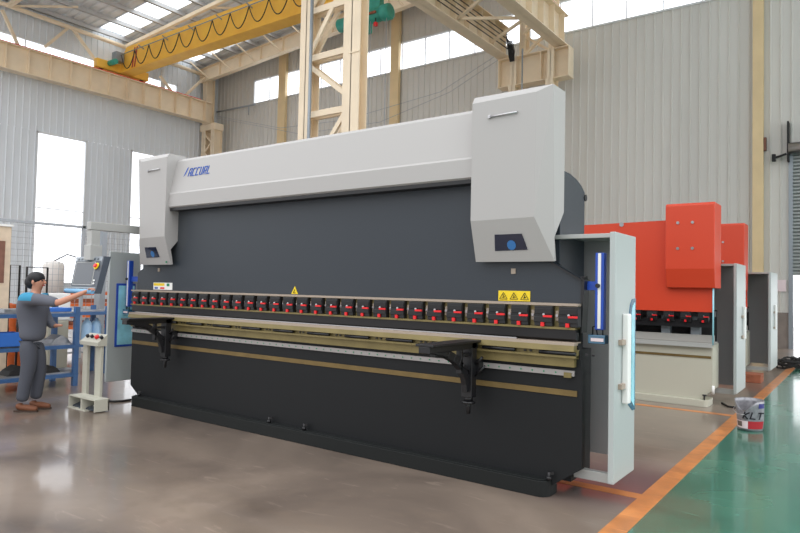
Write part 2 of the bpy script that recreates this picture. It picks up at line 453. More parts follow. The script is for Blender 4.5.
# corner column (left wall) and lattice columns
c = empty('steel_column', (-29.6, 22.3, 0), 'beige steel column in the corner of left and back wall', 'column')
b = MB(); hbeam(b, -30.0, 22.4, 0, 13.2, .35, .55); hbeam(b, -29.2, 22.4, 0, 10.2, .3, .55); b.each('post', 'beige', c)
b = MB(); b.box(-30.3, -29.0, 22.1, 22.7, 10.2, 10.56); b.build('bracket', 'beige', c)
b = MB()
for k in range(9): b.bar((-29.9, 22.15, 1+k), (-29.3, 22.15, 1.5+k), .06, .06); b.bar((-29.3, 22.15, 1.5+k), (-29.9, 22.15, 2+k), .06, .06)
b.each('lacing', 'beige', c)
# column A behind the machine
YA = 11.15
c = empty('steel_column', (-10.3, YA, 0), 'large beige lattice column with a grey conduit, standing behind the black machine', 'column', 'lattice crane columns')
for x, w in ((-11.02, .4), (-9.56, .5)):
    b = MB(); hbeam(b, x, YA, 0, 10.0, w, .3, .025); b.each('post', 'beige', c)
b = MB()
zA = at(330, 56, 'y', YA).z; zB = at(325, 114, 'y', YA).z
for z in (1.0, 3.0, zB, zA, 8.3):
    for y in (YA-.1, YA+.1): b.bar((-10.9, y, z), (-9.75, y, z), .06, .15)
b.each('strut', 'beige', c)
b = MB()
for z0, z1 in ((1.1, 2.9), (zA+.15, zA+1.75), (8.4, 9.9)):
    for y in (YA-.1, YA+.1): b.bar((-10.9, y, z0), (-9.75, y, z1), .05, .11)
for y in (YA-.1, YA+.1): b.bar((-10.95, y, zA-.15), (-9.75, y, (zA+zB)/2-.35), .06, .11); b.bar((-10.9, y, zB-1.5), (-9.75, y, zB-.1), .06, .11)
b.each('diagonal', 'beige', c)
b = MB(); b.box(-11.6, -8.8, YA-.25, YA+.25, 10.0, 10.56); b.build('bracket', 'beige', c)
b = MB(); b.tube([(-10.75, YA-.25, 0.5), (-10.75, YA-.25, 10)], .04, 8); b.build('conduit', 'conduit', c)
b = MB()
for z in (4.9, 7.0): b.box(-9.6, -9.31, YA-.17, YA-.15, z, z+.03)
b.each('weld_plate', 'beige', c)
# column B by the back wall
c = empty('steel_column', (-10.1, 22.1, 0), 'beige lattice column near the back wall carrying the crossbeam over the right housing', 'column', 'lattice crane columns')
for x in (-10.85, -9.35):
    b = MB(); hbeam(b, x, 22.0, 0, 9.42, .3, .5); b.each('post', 'beige', c)
b = MB()
b.box(-11.5, -8.65, 21.85, 22.35, 9.42, 9.45); b.box(-11.5, -8.65, 21.85, 22.35, 10.5, 10.53); b.box(-11.5, -8.65, 22.09, 22.11, 9.45, 10.5)
for x in (-11.48, -9.75, -8.67): b.box(x-.012, x+.012, 21.86, 22.34, 9.45, 10.5)
b.build('crossbeam_web', 'beige', c)
b = MB()
for x in (-10.85, -9.35): hbeam(b, x, 21.9, 9.45, 10.5, .26, .1)
b.build('crossbeam', 'beige', c)
b = MB()
for x in (-10.7, -9.5): hbeam(b, x, 22.5, 9.5, 14.4, .25, .4)
for k in range(4):
    z = 10.6+k*.9
    b.bar((-10.7, 22.3, z), (-9.5, 22.3, z+.9), .1, .1); b.bar((-9.5, 22.5, z), (-10.7, 22.5, z+.9), .1, .1)
b.each('upper_lattice', 'beige', c)
b = MB()
for k in range(5):
    y = 20.6-k*2.4
    b.bar((-11.1, y, 10.75), (-9.2, y-1.2, 10.75), .09, .09); b.bar((-9.2, y-1.2, 10.75), (-11.1, y-2.4, 10.75), .09, .09)
b.each('runway_bracing', 'beige', c)
b = MB(); b.tube([(-10.3, 21.5, 10.6), (-10.3, 21.5, 8)], .03, 6); b.build('drop_pipe', 'conduit', c)
b = MB()
for k in range(6):
    b.tube([(-11.12+k*.04, 21.75-.05*k, 11.5-.15*k), (-11.05+k*.05, 21.7, 11.1), (-10.98+.05*k, 21.7, 10.8-.03*k), (-10.95+.04*k, 21.7, 10.5), (-10.9+.03*k, 21.72, 10.3)], .022, 6)
b.each('bundle_cable', 'rubber', c)

# wall posts on the back wall
for px, top, lab in (((279, 286), 14.2, 'beige steel post on the back wall left of the large lattice column'),
                ((390.5, 398.5), 14.8, 'beige steel post on the back wall beside the green hoist'),
                ((752.6, 763.4), 15, 'tall beige steel post on the back wall beside the roller door')):
    a = at(px[0], 60, 'y', 23.16); e = at(px[1], 60, 'y', 23.16)
    b = MB(); b.box(a.x, e.x, 23.16, 23.34, 0, top)
    tag(b.build('wall_post', 'beige_post'), lab, 'column')
a = at(682/3.627*0+188, 90, 'x', XL+.3)
b = MB(); b.tube([(XL+.3, 19.6, 11.75), (XL+.3, 19.6, 13.3)], .12, 8); tag(b.build('wall_pipe', 'frame_white'), 'short pale vertical pipe above the crane runway near the corner column', 'pipe')

# conduit + sagging wires on back wall
b = MB(); p0 = at(217, 112, 'y', 22.9); p1 = at(255, 104.5, 'y', 22.9); b.tube([p0, p1], .05, 8); b.tube([p1+Vector((-.5, 0, 0)), p1+Vector((-.5, 0, -.5))], .03, 6)
tag(b.build('wall_conduit', 'conduit'), 'grey conduit on the back wall left of the strip window', 'pipe')
for (pts, lab) in ((((217, 116), (280, 128), (345, 120), (440, 92), (497, 55)), 'upper thin wire sagging across the back wall'),
                   (((217, 118), (300, 134), (380, 122), (450, 92), (498, 60)), 'lower thin wire sagging across the back wall')):
    b = MB(); b.tube([at(x, y, 'y', 22.5) for x, y in pts], .012, 5); tag(b.build('hanging_wire', 'mesh_wire'), lab, 'wire')

# overhead crane
r = empty('overhead_crane', (-20, 17.0, 11.8), 'yellow overhead crane bridge girder with looped festoon cable', 'crane')
b = MB(); CY = 16.8
prof = [(-29.9, 11.85), (-29.9, 12.0), (-29.0, 13.05), (-11.9, 13.05), (-11.1, 12.2), (-11.1, 11.85)]
b.prism(prof, 'y', CY, CY+.45); b.box(-29.3, -11.6, CY-.1, CY+.55, 11.82, 11.85); b.build('girder', 'crane_yellow', r)
for x in (-29.6, -11.3):
    b = MB(); b.box(x-.16, x+.16, CY-1.2, CY+1.5, 11.86, 12.28); e = b.build('end_truck', 'crane_yellow', r, .03)
    b = MB()
    for y in (CY-.9, CY+1.2): b.tube([(x-.06, y, 11.92), (x+.06, y, 11.92)], .12, 14)
    b.each('wheel', 'black', e)
    b = MB(); b.tube([(x+.2, CY-.6, 12.15), (x+.75, CY-.6, 12.15)], .13, 12); b.build('drive_motor', 'hoist_green', e)
b = MB(); b.tube([(-29.2, CY-.25, 12.6), (-11.6, CY-.25, 12.85)], .025, 6); b.build('festoon_wire', 'conduit', r)
b = MB()
for k in range(15):
    x0 = -29+k*1.15; z0 = 12.6+(x0+29.2)*.0142
    b.tube([(x0+1.15*t, CY-.25, z0-.75*(1-(2*t-1)**2)-.02) for t in [i/10 for i in range(11)]], .022, 6)
b.build('festoon_cable', 'rubber', r)
b = MB()
for x in (-28.5, -28.3): b.prism([(x, 11.95), (x+.1, 11.95), (x+.28, 12.9), (x+.18, 12.9)], 'y', CY-.01, CY)
b.build('red_stripe', 'can_red', r)
b = MB(); b.box(-29.5, -29.1, CY-.45, CY-.05, 12.3, 12.75); b.build('junction_box', 'conduit', r)
b = MB()
for k in range(9): b.bar((-27.5+k*1.9, CY, 12.65+k*.025), (-27.5+k*1.9, CY-.3, 12.75+k*.025), .04, .04)
b.each('festoon_arm', 'conduit', r)
# hoist
HY = CY+.22
hx0 = at(366, 10, 'y', HY).x; hx1 = at(391, 14, 'y', HY).x
zc = at(384, 13, 'y', HY).z
r = empty('electric_hoist', (hx0, HY, zc), 'green electric rope hoist hanging under the yellow crane girder', 'hoist')
MB().tube([(hx0-1.2, HY, zc), (hx1-.35, HY, zc)], .24, 20).build('drum', 'hoist_green', r)
MB().tube([(hx1-.36, HY, zc), (hx1-.34, HY, zc), (hx1-.04, HY, zc), (hx1, HY, zc)], [.24, .28, .28, .2], 10).build('motor', 'hoist_green', r)
b = MB(); b.box(hx0-.15, hx0+.12, HY-.25, HY+.25, zc-.5, zc+.3); b.build('gearbox', 'hoist_green', r, .05)
b = MB(); b.box(hx0-.1, hx1-.45, HY-.3, HY-.24, zc-.05, zc+.02); b.build('cable_tray', 'rust', r)
b = MB(); b.box(hx0-.3, hx1-.4, HY-.12, HY+.12, zc+.2, 11.8); b.build('trolley', 'hoist_green', r, .02)
b = MB(); b.tube([(hx1-.5, HY-.2, zc-.2), (hx1-.5, HY-.2, zc-.35)], .02, 6); b.build('switch_rod', 'black', r)
MB().box(hx1-.55, hx1-.45, HY-.25, HY-.15, zc-.48, zc-.35).build('limit_switch', 'red', r)
b = MB()
for dx in (.12, .3, 1.0): b.tube([(hx0+dx, HY-.1, zc-.2), (hx0+dx, HY-.1, 2.5)], .013, 5)
b.each('rope', 'mesh_wire', r)

# roller door on the right
r = structure(MB().box(DX-.12, DX, YB-.08, YB+.1, 0, 6.1).build('door_1', 'conduit'))
b = MB(); z = 2.32
while z < 6.1: b.prism([(YB+.02, z), (YB-.03, z+.03), (YB-.03, z+.08), (YB+.02, z+.11)], 'x', DX, 3.2); z += .11
b.box(DX, 3.2, YB+.02, YB+.04, 2.3, 6.3); b.build('shutter', 'shutter', r)
MB().tube([(DX-.1, YB-.3, 6.25), (3.2, YB-.3, 6.25)], .17, 14).build('shutter_drum', 'steel', r)
b = MB(); b.box(DX-.14, DX-.09, YB-.35, YB-.02, 5.85, 7.1); b.bar((DX-.16, YB-.2, 6.1), (DX-.5, YB-.2, 6.0), .06, .06); b.box(DX-.56, DX-.46, YB-.26, YB-.12, 5.9, 6.12)
b.build('drum_bracket', 'black_matt', r)
q = at(775, 280, 'y', 23.3); b = MB(); b.box(q.x, q.x+.3, 23.32, 23.34, 1.78, 2.15)
tag(b.build('notice_sheet', 'paper'), 'small pale pink notice sheet on the wall left of the roller door', 'notice')
b = MB(); b.box(at(764, 150, 'y', 23.3).x, at(766.5, 150, 'y', 23.3).x, 23.2, 23.35, at(765, 151, 'y', 23.3).z, at(765, 138, 'y', 23.3).z)
tag(b.build('wall_box', 'brown'), 'small rusty brown box high on the wall right of the tall beige post', 'box')

# ------------------------------------------------------------------ press brake helper shapes
def stroke_text(mb, text, org, ux, uz, h, th, dep, m, nrm=Vector((0, -1, 0)), shear=.22, wf=.62, gap=.2, sx=1):
    G = {'A': [[(0, 0), (0, .8), (.2, 1), (1, 1), (1, 0)], [(0, .42), (1, .42)]], 'C': [[(1, 1), (.2, 1), (0, .8), (0, 0), (1, 0)]],
         'U': [[(0, 1), (0, .2), (.2, 0), (1, 0), (1, 1)]], 'R': [[(0, 0), (0, 1), (1, 1), (1, .45), (0, .45)], [(.5, .45), (1, 0)]],
         'L': [[(0, 1), (0, 0), (1, 0)]], 'K': [[(0, 0), (0, 1)], [(0, .5), (1, 1)], [(0, .5), (1, 0)]], 'E': [[(1, 1), (0, 1), (0, 0), (1, 0)], [(0, .5), (.8, .5)]],
         'T': [[(0, 1), (1, 1)], [(.5, 1), (.5, 0)]], '/': [[(0, 0), (.25, 1)]], '-': [[(0, .5), (1, .5)]]}
    x = 0
    for ch in text:
        for st in G.get(ch, []):
            for a, b_ in zip(st, st[1:]):
                P = [Vector(org)+Vector(ux)*(sx*(x+p[0]*wf*h+p[1]*shear*h))+Vector(uz)*(p[1]*h)+nrm*dep/2 for p in (a, b_)]
                d = (P[1]-P[0]).normalized(); mb.bar(P[0]-d*th/2, P[1]+d*th/2, dep, th, up=nrm.cross(d), m=m)
        x += (wf+gap)*h

def guard(root, x, y0, y1, zb, zt, xin, side, ybar, yp, xp):
    # side guard: side panel in plane x, frame bars at ybar and a rear panel at yp running in toward the machine
    t = .045*side
    door = MB().box(x, x-t, y0, y1, zb, zt).build('guard_door', 'door_grey', root, .006)
    for z0, z1 in ((zt-.035, zt), (zb-.03, zb+.045)):
        MB().box(x-t, xin, ybar-.02, ybar+.04, z0, z1).build('frame_bar', 'light_grey', root, .004)
    MB().box(x-.13*side, xp, yp, yp+.03, zb+.03, zt-.01).build('rear_panel', 'panel_grey', root)
    MB().box(x-.13*side, xin, ybar+.04, yp, zt-.012, zt).build('top_panel', 'light_grey', root)
    return door
def clamp_unit(root, x, yf, z0, z1, w, name='tool_clamp'):
    b = MB(); b.box(x-w/2, x+w/2, yf, yf+.08, z0, z1); b.box(x-w/2+.005, x+w/2-.005, yf-.008, yf, z1-.065, z1-.02, 'black_matt')
    b.box(x-w/2, x+w/2, yf-.012, yf, z0+.03, z0+.075)
    o = b.build(name, 'black', root, .004)
    b = MB(); b.tube([(x+.01, yf, z0+.093), (x+.01, yf-.02, z0+.093)], .009, 10, 'steel'); b.box(x+.01, x+w/2+.005, yf-.03, yf-.014, z0+.072, z0+.088)
    b.build('red_lever', 'red', o)
    MB().box(x-.016, x+.012, yf-.016, yf, z0-.002, z0+.03).build('red_tab', 'red', o)
    return o

# ------------------------------------------------------------------ press brake 1
PB = empty('press_brake', (-4.95, 4.88, 0), 'long black press brake with light grey upper cover and blue logo', 'press brake')
YF = 4.88
b = MB(); b.prism([(-7.78, .09), (-8.03, .25), (-8.03, 1.0), (-7.99, 1.22), (-1.83, 1.22), (-1.79, 1.0), (-1.79, .25), (-2.02, .09)], 'y', YF, YF+.07)
b.box(-7.9, -1.9, YF+.07, YF+.5, .12, 1.15)
b.build('front_table', 'slate_dark', PB)
def rrect(x0, x1, y0, y1, r, n=5):
    P = []
    for cx, cy, a0 in ((x1-r, y1-r, 0), (x0+r, y1-r, 90), (x0+r, y0+r, 180), (x1-r, y0+r, 270)):
        for k in range(n+1): a = math.radians(a0+90*k/n); P.append((cx+r*math.cos(a), cy+r*math.sin(a)))
    return P
b = MB(); b.prism(rrect(-7.9, -2.03, 4.785, 5.06, .09), 'z', 0, .125); b.prism(rrect(-7.88, -2.05, 4.80, 5.05, .09), 'z', .125, .133)
b.build('plinth', 'plinth', PB, .004)
for px, py in ((139, 396), (269, 422), (304, 429), (549, 475)):
    q = at(px, py, 'y', 4.83)
    b = MB(); b.tube([(q.x, 4.83, .13), (q.x, 4.83, .2)], .012, 8); b.tube([(q.x, 4.83, .14), (q.x, 4.83, .165)], .022, 6); b.bar((q.x, 4.83, .19), (q.x+.03, 4.85, .19), .02, .02)
    b.build('levelling_bolt', 'black', PB)
# brass die table
b = MB()
b.box(-8.0, -1.83, 4.80, 4.95, 1.205, 1.228, 'strip_tan')
b.prism([(4.80, 1.205), (4.79, 1.16), (4.86, 1.15), (4.86, 1.205)], 'x', -8.0, -1.83)
b.box(-8.0, -1.82, 4.83, 4.9, 1.11, 1.17)
b.prism([(4.80, 1.125), (4.80, 1.108), (4.87, 1.1), (4.88, 1.125)], 'x', -8.0, -1.82)
b.box(-8.0, -1.84, 4.835, 4.89, 1.035, 1.115)
b.build('die_rail', 'brass', PB)
k = 0; x = -7.75
while x < -2.0:
    b = MB(); b.tube([(x, 4.805, 1.142), (x+.3, 4.805, 1.142)], .014, 8); b.build('rail_pin', 'black', PB)
    b = MB(); b.box(x+.37, x+.39, 4.82, 4.83, 1.135, 1.15); b.box(x+.42, x+.44, 4.82, 4.83, 1.135, 1.15); b.each('rail_screw', 'black', PB)
    x += .512
b = MB(); b.box(-7.95, -2.35, 4.87, 4.9, 1.228, 1.238); b.build('die', 'steel', PB)
b = MB(); b.box(-8.02, -1.85, 4.86, 4.88, .962, 1.005)
o = b.build('scale_strip', 'steel_strip', PB)
b = MB(); x = -7.9
while x < -1.9: b.tube([(x, 4.86, .983), (x, 4.856, .983)], .007, 6); x += .1
b.each('scale_marking', 'green_dot', o)
MB().box(-1.93, -1.87, 4.85, 4.87, .95, .99).build('strip_stop', 'brass', PB)
b = MB(); b.box(-8.02, -1.83, 4.872, 4.88, .805, .85); b.build('ochre_stripe', 'brass_dull', PB)
# ram
b = MB()
RY = 4.95
b.prism([(-8.06, 1.52), (-8.06, 1.76), (-7.9, 1.84), (-7.1, 1.92), (-6.97, 2.22), (-6.97, 2.62), (-2.6, 2.62), (-2.6, 1.95), (-2.3, 1.87), (-2.08, 1.86), (-1.82, 1.72), (-1.82, 1.52)], 'y', RY, RY+.07)
b.build('ram', 'slate', PB)
MB().box(-7.95, -6.9, 4.958, 5.03, 1.8, 2.66).build('ram_backing', 'recess', PB)
b = MB(); b.prism([(-1.82, 1.3), (-1.80, 1.72), (-1.83, 1.74), (-1.83, 1.3)], 'y', RY-.02, RY+.1); b.prism([(-1.82, 1.72), (-2.08, 1.865), (-2.08, 1.85), (-1.82, 1.705)], 'y', RY-.03, RY)
b.build('ram_edge', 'black', PB)
# upper frame behind the ram and side frames
b = MB()
b.box(-7.85, -2.1, 5.10, 5.2, 1.3, 3.1); b.build('rear_beam', 'slate_dark', PB)
for xs in (-7.8, -2.12):
    b = MB()
    prof = [(5.04, .1), (5.04, 1.25), (5.45, 1.35), (5.45, 1.75), (5.04, 1.9), (5.04, 3.0), (5.05, 3.02), (5.08, 2.62)]
    prof = [(5.04, .1), (5.04, 1.2), (5.25, 1.25), (5.3, 1.5), (5.25, 1.75), (5.04, 1.85), (5.04, 2.66), (5.1, 2.64), (5.25, 2.635), (5.4, 2.61), (5.52, 2.57), (5.6, 2.52), (5.6, .1)]
    b.prism(prof, 'x', xs, xs+.07); b.build('side_frame', 'slate', PB, .006)
b = MB(); q = at(585, 198, 'x', -2.05); b.tube([(-2.05, q.y, q.z), (-2.04, q.y, q.z)], .03, 12); b.build('lifting_hole', 'black', PB)
# long upper cover
b = MB(); b.prism([(5.1, 2.585), (4.83, 2.585), (4.81, 2.60), (4.81, 2.76), (4.825, 2.78), (4.91, 3.19), (4.93, 3.22), (5.2, 3.24), (5.2, 2.7)], 'x', -7.3, -2.7)
cov = b.build('upper_cover', 'cover_grey', PB)
b = MB(); b.box(-7.18, -2.75, 4.825, 5.1, 2.55, 2.584); b.build('painted_shade_strip', 'black', PB)  # black strip put in for the shade under the cover
# logo on the sloping face
pz = Vector((0, .085, .41)).normalized(); n_ = Vector((0, -pz.z, pz.y))
pos = at(184.3, 173.5, 'y', 4.873); pos2 = at(188.5, 176, 'y', 4.87)
wT = (at(211, 170, 'y', 4.87)-at(189, 175, 'y', 4.87)).length
b = MB(); hh = .095
z0 = pos2.z; yy = 4.825+(z0-2.78)*(.085/.41)
org = Vector((pos2.x, yy, z0-.002))
adv = wT/6/hh; stroke_text(b, 'ACCURL', org, (1, 0, 0), pz, hh, .0125, .006, None, n_, .2, adv*.6, adv*.42)
g = [(0, 0), (.03, .0), (.10, .10), (.07, .10)]
vs = []
for u, v in ((-.095, -.005), (-.06, .02), (-.015, .125), (-.05, .105)):
    vs.append(org+Vector((u, 0, 0))+pz*v+n_*.004)
b.add(vs, [(0, 1, 2, 3)])
b.build('logo', 'logo_blue', cov)

def housing(x0, x1, bevel_side):
    # front cap of a cylinder housing, its outer edge bevelled; bevel_side +1: bevel toward +X
    b = MB()
    fy, sy, by = 4.765, 4.80, 5.05
    if bevel_side > 0: fx0, fx1 = x0, x1-.125
    else: fx0, fx1 = x0+.125, x1
    ks = .0
    k2 = .01 if bevel_side > 0 else 0; k3 = .01 if bevel_side < 0 else 0
    def fe(z): return sy+.0+(3.285-z)*(.07/1.42)
    V = [(fx0, fy, 3.225), (fx1, fy, 3.235), (fx1-k2, fy, 2.22), (fx0+k3, fy, 2.21),
         (x0, sy+.0, 3.285), (x1, sy, 3.285), (x0, fe(1.865), 1.865), (x1, fe(1.865), 1.865),
         (x0, by, 3.285), (x1, by, 3.285), (x0, by, 2.28), (x1, by, 2.28),
         (x0, fe(2.06), 2.06), (x1, fe(2.06), 2.06), (x0, 4.90, 1.87), (x1, 4.90, 1.87)]
    Fc = [(0, 1, 2, 3), (4, 5, 1, 0), (3, 2, 7, 6), (4, 8, 9, 5), (5, 9, 11, 13), (1, 5, 13, 7, 2), (8, 4, 12, 10), (4, 0, 3, 6, 12),
          (8, 10, 11, 9), (10, 12, 13, 11), (12, 14, 15, 13), (6, 7, 15, 14), (7, 13, 15), (6, 14, 12)]
    b.add(V, Fc)
    o = b.build('cylinder_housing', 'cover_grey', PB)
    xm0 = x0+.21; 
    hd = MB(); hd.tube([(fx0+.17, 4.752, 3.085), (fx0+.43, 4.752, 3.09)], .008, 8); hd.box(fx0+.16, fx0+.185, 4.745, 4.765, 3.075, 3.1); hd.build('bar_handle', 'steel', o)
    # trapezoid sight window on the sloping lower face
    def L(u, z, d): return (u, fy+(2.21-z)*(.105/.345)-d, z)
    c = x0+.2
    w = MB(); w.add([L(c, 1.955, .004), (c+.3, L(0, 1.96, .004)[1], 1.96), (c+.265, L(0, 2.09, .004)[1], 2.09), (c+.015, L(0, 2.09, .004)[1], 2.09)], [(0, 1, 2, 3)])
    w.build('sight_window', 'eye_glass', o)
    w = MB(); P = [(c+.16+.04*math.cos(2*PI*k/16), 2.0+.04*math.sin(2*PI*k/16)) for k in range(16)]
    w.add([L(u, z, .006) for u, z in P], [tuple(range(16))]); w.build('blue_disc', 'eye_disc', o)
    return o
housing(-7.89, -7.19, -1)
housing(-2.745, -2.025, 1)
# clamps
N = 30
b = MB(); b.box(-8.06, -1.825, 4.86, 4.96, 1.51, 1.53); b.build('ram_lip', 'strip_tan', PB)
b = MB(); b.box(-8.03, -1.84, 4.885, 4.96, 1.33, 1.51); b.box(-8.03, -1.84, 4.84, 4.9, 1.325, 1.342); b.build('clamp_backing', 'brass', PB)
b = MB(); b.prism([(4.86, 1.325), (4.865, 1.25), (4.885, 1.235), (4.895, 1.235), (4.92, 1.25), (4.92, 1.325)], 'x', -8.03, -1.84); b.build('punch', 'black', PB)
b = MB(); b.box(-7.95, -1.85, 4.99, 5.03, 1.0, 1.5); b.build('back_gauge_guard', 'black_matt', PB)
for i in range(N): clamp_unit(PB, -1.895-i*.2078, 4.838, 1.345, 1.505, .155)
for i in range(N-1):
    b = MB(); x = -1.895-(i+.5)*.2078; b.tube([(x, 4.885, 1.43), (x, 4.86, 1.43)], .012, 8, 'steel'); b.box(x-.012, x+.012, 4.87, 4.885, 1.39, 1.47); b.build('clamp_bolt', 'strip_tan', PB)
# stickers
def sticker(name, x0, y0, x1, y1, m, yp=RY-.004):
    a = at(x0, y0, 'y', yp); c = at(x1, y1, 'y', yp); z0, z1 = min(a.z, c.z), max(a.z, c.z)
    return MB().box(a.x, c.x, yp, yp+.004, z0, z1).build(name, m, PB), a.x, c.x, z0, z1
o, x0, x1, z0, z1 = sticker('warning_sticker', 498.5, 290.5, 530, 301.5, 'yellow_label')
b = MB()
for k in range(3):
    cx = x0+(x1-x0)*(k+.5)/3; w = (x1-x0)*.125; zb, zt = z0+.015, z1-.015
    P = [Vector((cx-w, RY-.006, zb)), Vector((cx+w, RY-.006, zb)), Vector((cx, RY-.006, zt))]
    for a, c in ((0, 1), (1, 2), (2, 0)): b.bar(P[a], P[c], .003, .006, up=(0, 1, 0))
    b.bar((cx-.012, RY-.006, zb+.012), (cx+.014, RY-.006, zb+.02), .003, .012, up=(0, 1, 0)); b.bar((cx, RY-.006, zb+.01), (cx, RY-.006, zb+.038), .003, .007, up=(0, 1, 0))
b.build('warning_pictogram', 'ink', o)
yp = RY-.004
q = at(294.5, 294, 'y', yp); b = MB(); b.prism([(q.x-.05, q.z), (q.x+.05, q.z), (q.x, q.z+.085)], 'y', yp, yp+.004); o = b.build('warning_sticker', 'yellow_label', PB)
b = MB(); b.bar((q.x-.015, yp-.001, q.z+.012), (q.x+.005, yp-.001, q.z+.05), .003, .012, up=(0, 1, 0)); b.bar((q.x-.02, yp-.001, q.z+.013), (q.x+.02, yp-.001, q.z+.013), .003, .008, up=(0, 1, 0)); b.build('pictogram', 'ink', o)
o, x0, x1, z0, z1 = sticker('notice_plate', 153.5, 282.5, 172, 290, 'white')
b = MB(); W = x1-x0; Hh = z1-z0
b.box(x0+.02*W, x0+.6*W, yp-.002, yp, z0+.55*Hh, z0+.92*Hh, 'yellow_label'); b.box(x0+.72*W, x0+.86*W, yp-.002, yp, z0+.5*Hh, z0+.9*Hh, 'green_dot')
b.box(x0+.38*W, x0+.6*W, yp-.002, yp, z0+.1*Hh, z0+.35*Hh, 'red'); b.box(x0+.08*W, x0+.25*W, yp-.002, yp, z0+.1*Hh, z0+.35*Hh, 'logo_blue'); b.build('printed_marks', 'ink', o)
for px, py in ((513.5, 271.5), (159, 270)):
    q = at(px, py, 'y', yp); b = MB(); b.box(q.x-.02, q.x+.02, yp-.006, yp+.004, q.z-.02, q.z+.025); b.build('small_plate', 'strip_tan', PB)
q = at(166.5, 262, 'y', 4.85); MB().box(q.x-.012, q.x+.012, 4.843, 4.85, q.z-.012, q.z+.012).build('green_mark', 'green_dot', PB)
# support arms
def support_arm(x, y0, y1):
    zt = 1.2; w = .05
    b = MB()
    b.box(x-.08, x+.08, y0, y1+.05, zt-.02, zt)
    b.box(x-w, x+w, y0, y1, zt-.07, zt-.02)
    curve = []
    for k in range(9):
        a = PI/2*k/8; curve.append((y0+.12+(y1-.1-y0-.12)*math.sin(a), zt-.07-(.36)*(1-math.cos(a))))
    for (p, q) in zip(curve, curve[1:]): b.bar((x, p[0], p[1]), (x, q[0], q[1]), 2*w*.7, .05, up=(1, 0, 0))
    b.box(x-w, x+w, y1-.1, y1-.02, .72, zt-.02)
    b.bar((x, y1-.22, zt-.05), (x, y1-.22, zt-.27), .05, .03)
    b.bar((x, y1-.2, zt-.12), (x, y1-.08, zt-.12), .06, .03, up=(0, 0, 1)); b.bar((x, y1-.2, zt-.2), (x, y1-.06, zt-.26), .06, .03)
    b.prism([(y0+.03, zt-.068), (y0+.25, zt-.068), (y0+.3, zt-.12)], 'x', x-w+.003, x+w-.003)
    o = b.build('support_arm', 'black', PB, .004)
    b = MB(); b.tube([(x, y1-.06, .72), (x, y1-.06, .58)], .018, 8); b.tube([(x, y1-.06, .665), (x, y1-.06, .685)], .055, 12); b.tube([(x, y1-.06, .685), (x, y1-.06, .73)], .035, 10)
    b.build('jack_screw', 'black', o)
    b = MB(); b.tube([(x+.05, y1-.04, 1.0), (x+.12, y1-.05, 1.06)], .012, 8); b.tube([(x+.05, y1-.04, .9), (x+.14, y1-.04, .99)], .01, 8); b.build('clamp_lever', 'black', o)
    b = MB(); b.box(x-.07, x+.07, y1-.02, 4.862, .93, 1.03); b.build('slide_block', 'black', o)
support_arm(-2.72, 4.05, 4.8); support_arm(-7.05, 4.18, 4.8)
# side guards
dr = guard(PB, -1.55, 4.9, 5.43, .175, 2.09, -2.1, 1, 5.03, 5.66, -2.45)
# glazed slot and white grip bar on the outer face of the right guard door
b = MB(); P = [(5.25, .73), (5.25, 1.45), (5.28, 1.53), (5.33, 1.575), (5.425, 1.58), (5.425, .67), (5.36, .67)]
b.prism(P, 'x', -1.551, -1.545); o = b.build('guard_window', 'guard_glass_dark', dr)
b = MB(); b.prism([(5.31, .76), (5.31, 1.46), (5.34, 1.52), (5.40, 1.55), (5.40, .7)], 'x', -1.545, -1.544); b.build('pane', 'guard_glass', o)
b = MB(); b.box(-1.55, -1.5, 5.08, 5.16, .76, 1.46); b.build('grip_bar', 'white', dr, .01)
b = MB()
for z in (.9, 1.24): b.box(-1.55, -1.52, 4.99, 5.09, z-.02, z+.02)
b.each('grip_bracket', 'strip_tan', dr)
dl = guard(PB, -8.55, 4.80, 5.27, .24, 2.05, -8.0, -1, 5.25, 5.66, -8.0)
b = MB(); b.box(-8.505, -8.49, 4.90, 5.19, .72, 1.61); o = b.build('guard_window', 'blue', dl, .01)
b = MB(); b.box(-8.49, -8.485, 4.93, 5.17, .75, 1.58); b.build('pane', 'guard_glass', o)
# light curtains
def curtain(x, y, z0, z1, xm):
    b = MB(); b.box(x-.035, x+.035, y-.03, y+.03, z0, z1); o = b.build('light_curtain', 'blue', PB, .005)
    MB().box(x-.012, x+.012, y-.033, y-.029, z0+.01, z1-.005).build('lens_strip', 'white', o)
    b = MB(); b.box(min(x, xm), max(x, xm), y, y+.03, 1.64, 1.71); b.build('curtain_bracket', 'blue', o)
    b = MB(); b.tube([(x-.01, y-.05, 1.675), (x-.01, y, 1.675)], .018, 8); b.box(xm-.02, xm+.02, y-.01, y+.05, 1.6, 1.75); b.build('bracket_knob', 'black', o)
    b = MB(); b.box(x-.085, x+.05, y-.04, y+.05, z0-.11, z0-.04); lb = b.build('laser_head', 'guard_glass_dark', o, .005)
    MB().box(x-.06, x+.04, y-.043, y-.038, z0-.09, z0-.065).build('laser_label', 'paper', lb)
    b = MB(); b.tube([(x-.06, y, z0-.05), (x-.06, y, z0+.02), (x-.03, y, z0+.03)], .006, 6); b.tube([(x+.02, y, z0-.05), (x+.02, y, z0)], .006, 6); b.tube([(x-.02, y, z0-.05), (x-.03, y, z0)], .006, 6); b.build('wire', 'black', o)
curtain(-1.695, 5.0, 1.33, 1.935, -1.84)
curtain(-8.335, 5.0, 1.29, 1.93, -8.06)
# overhead arm of the control panel
tag(PB, None)

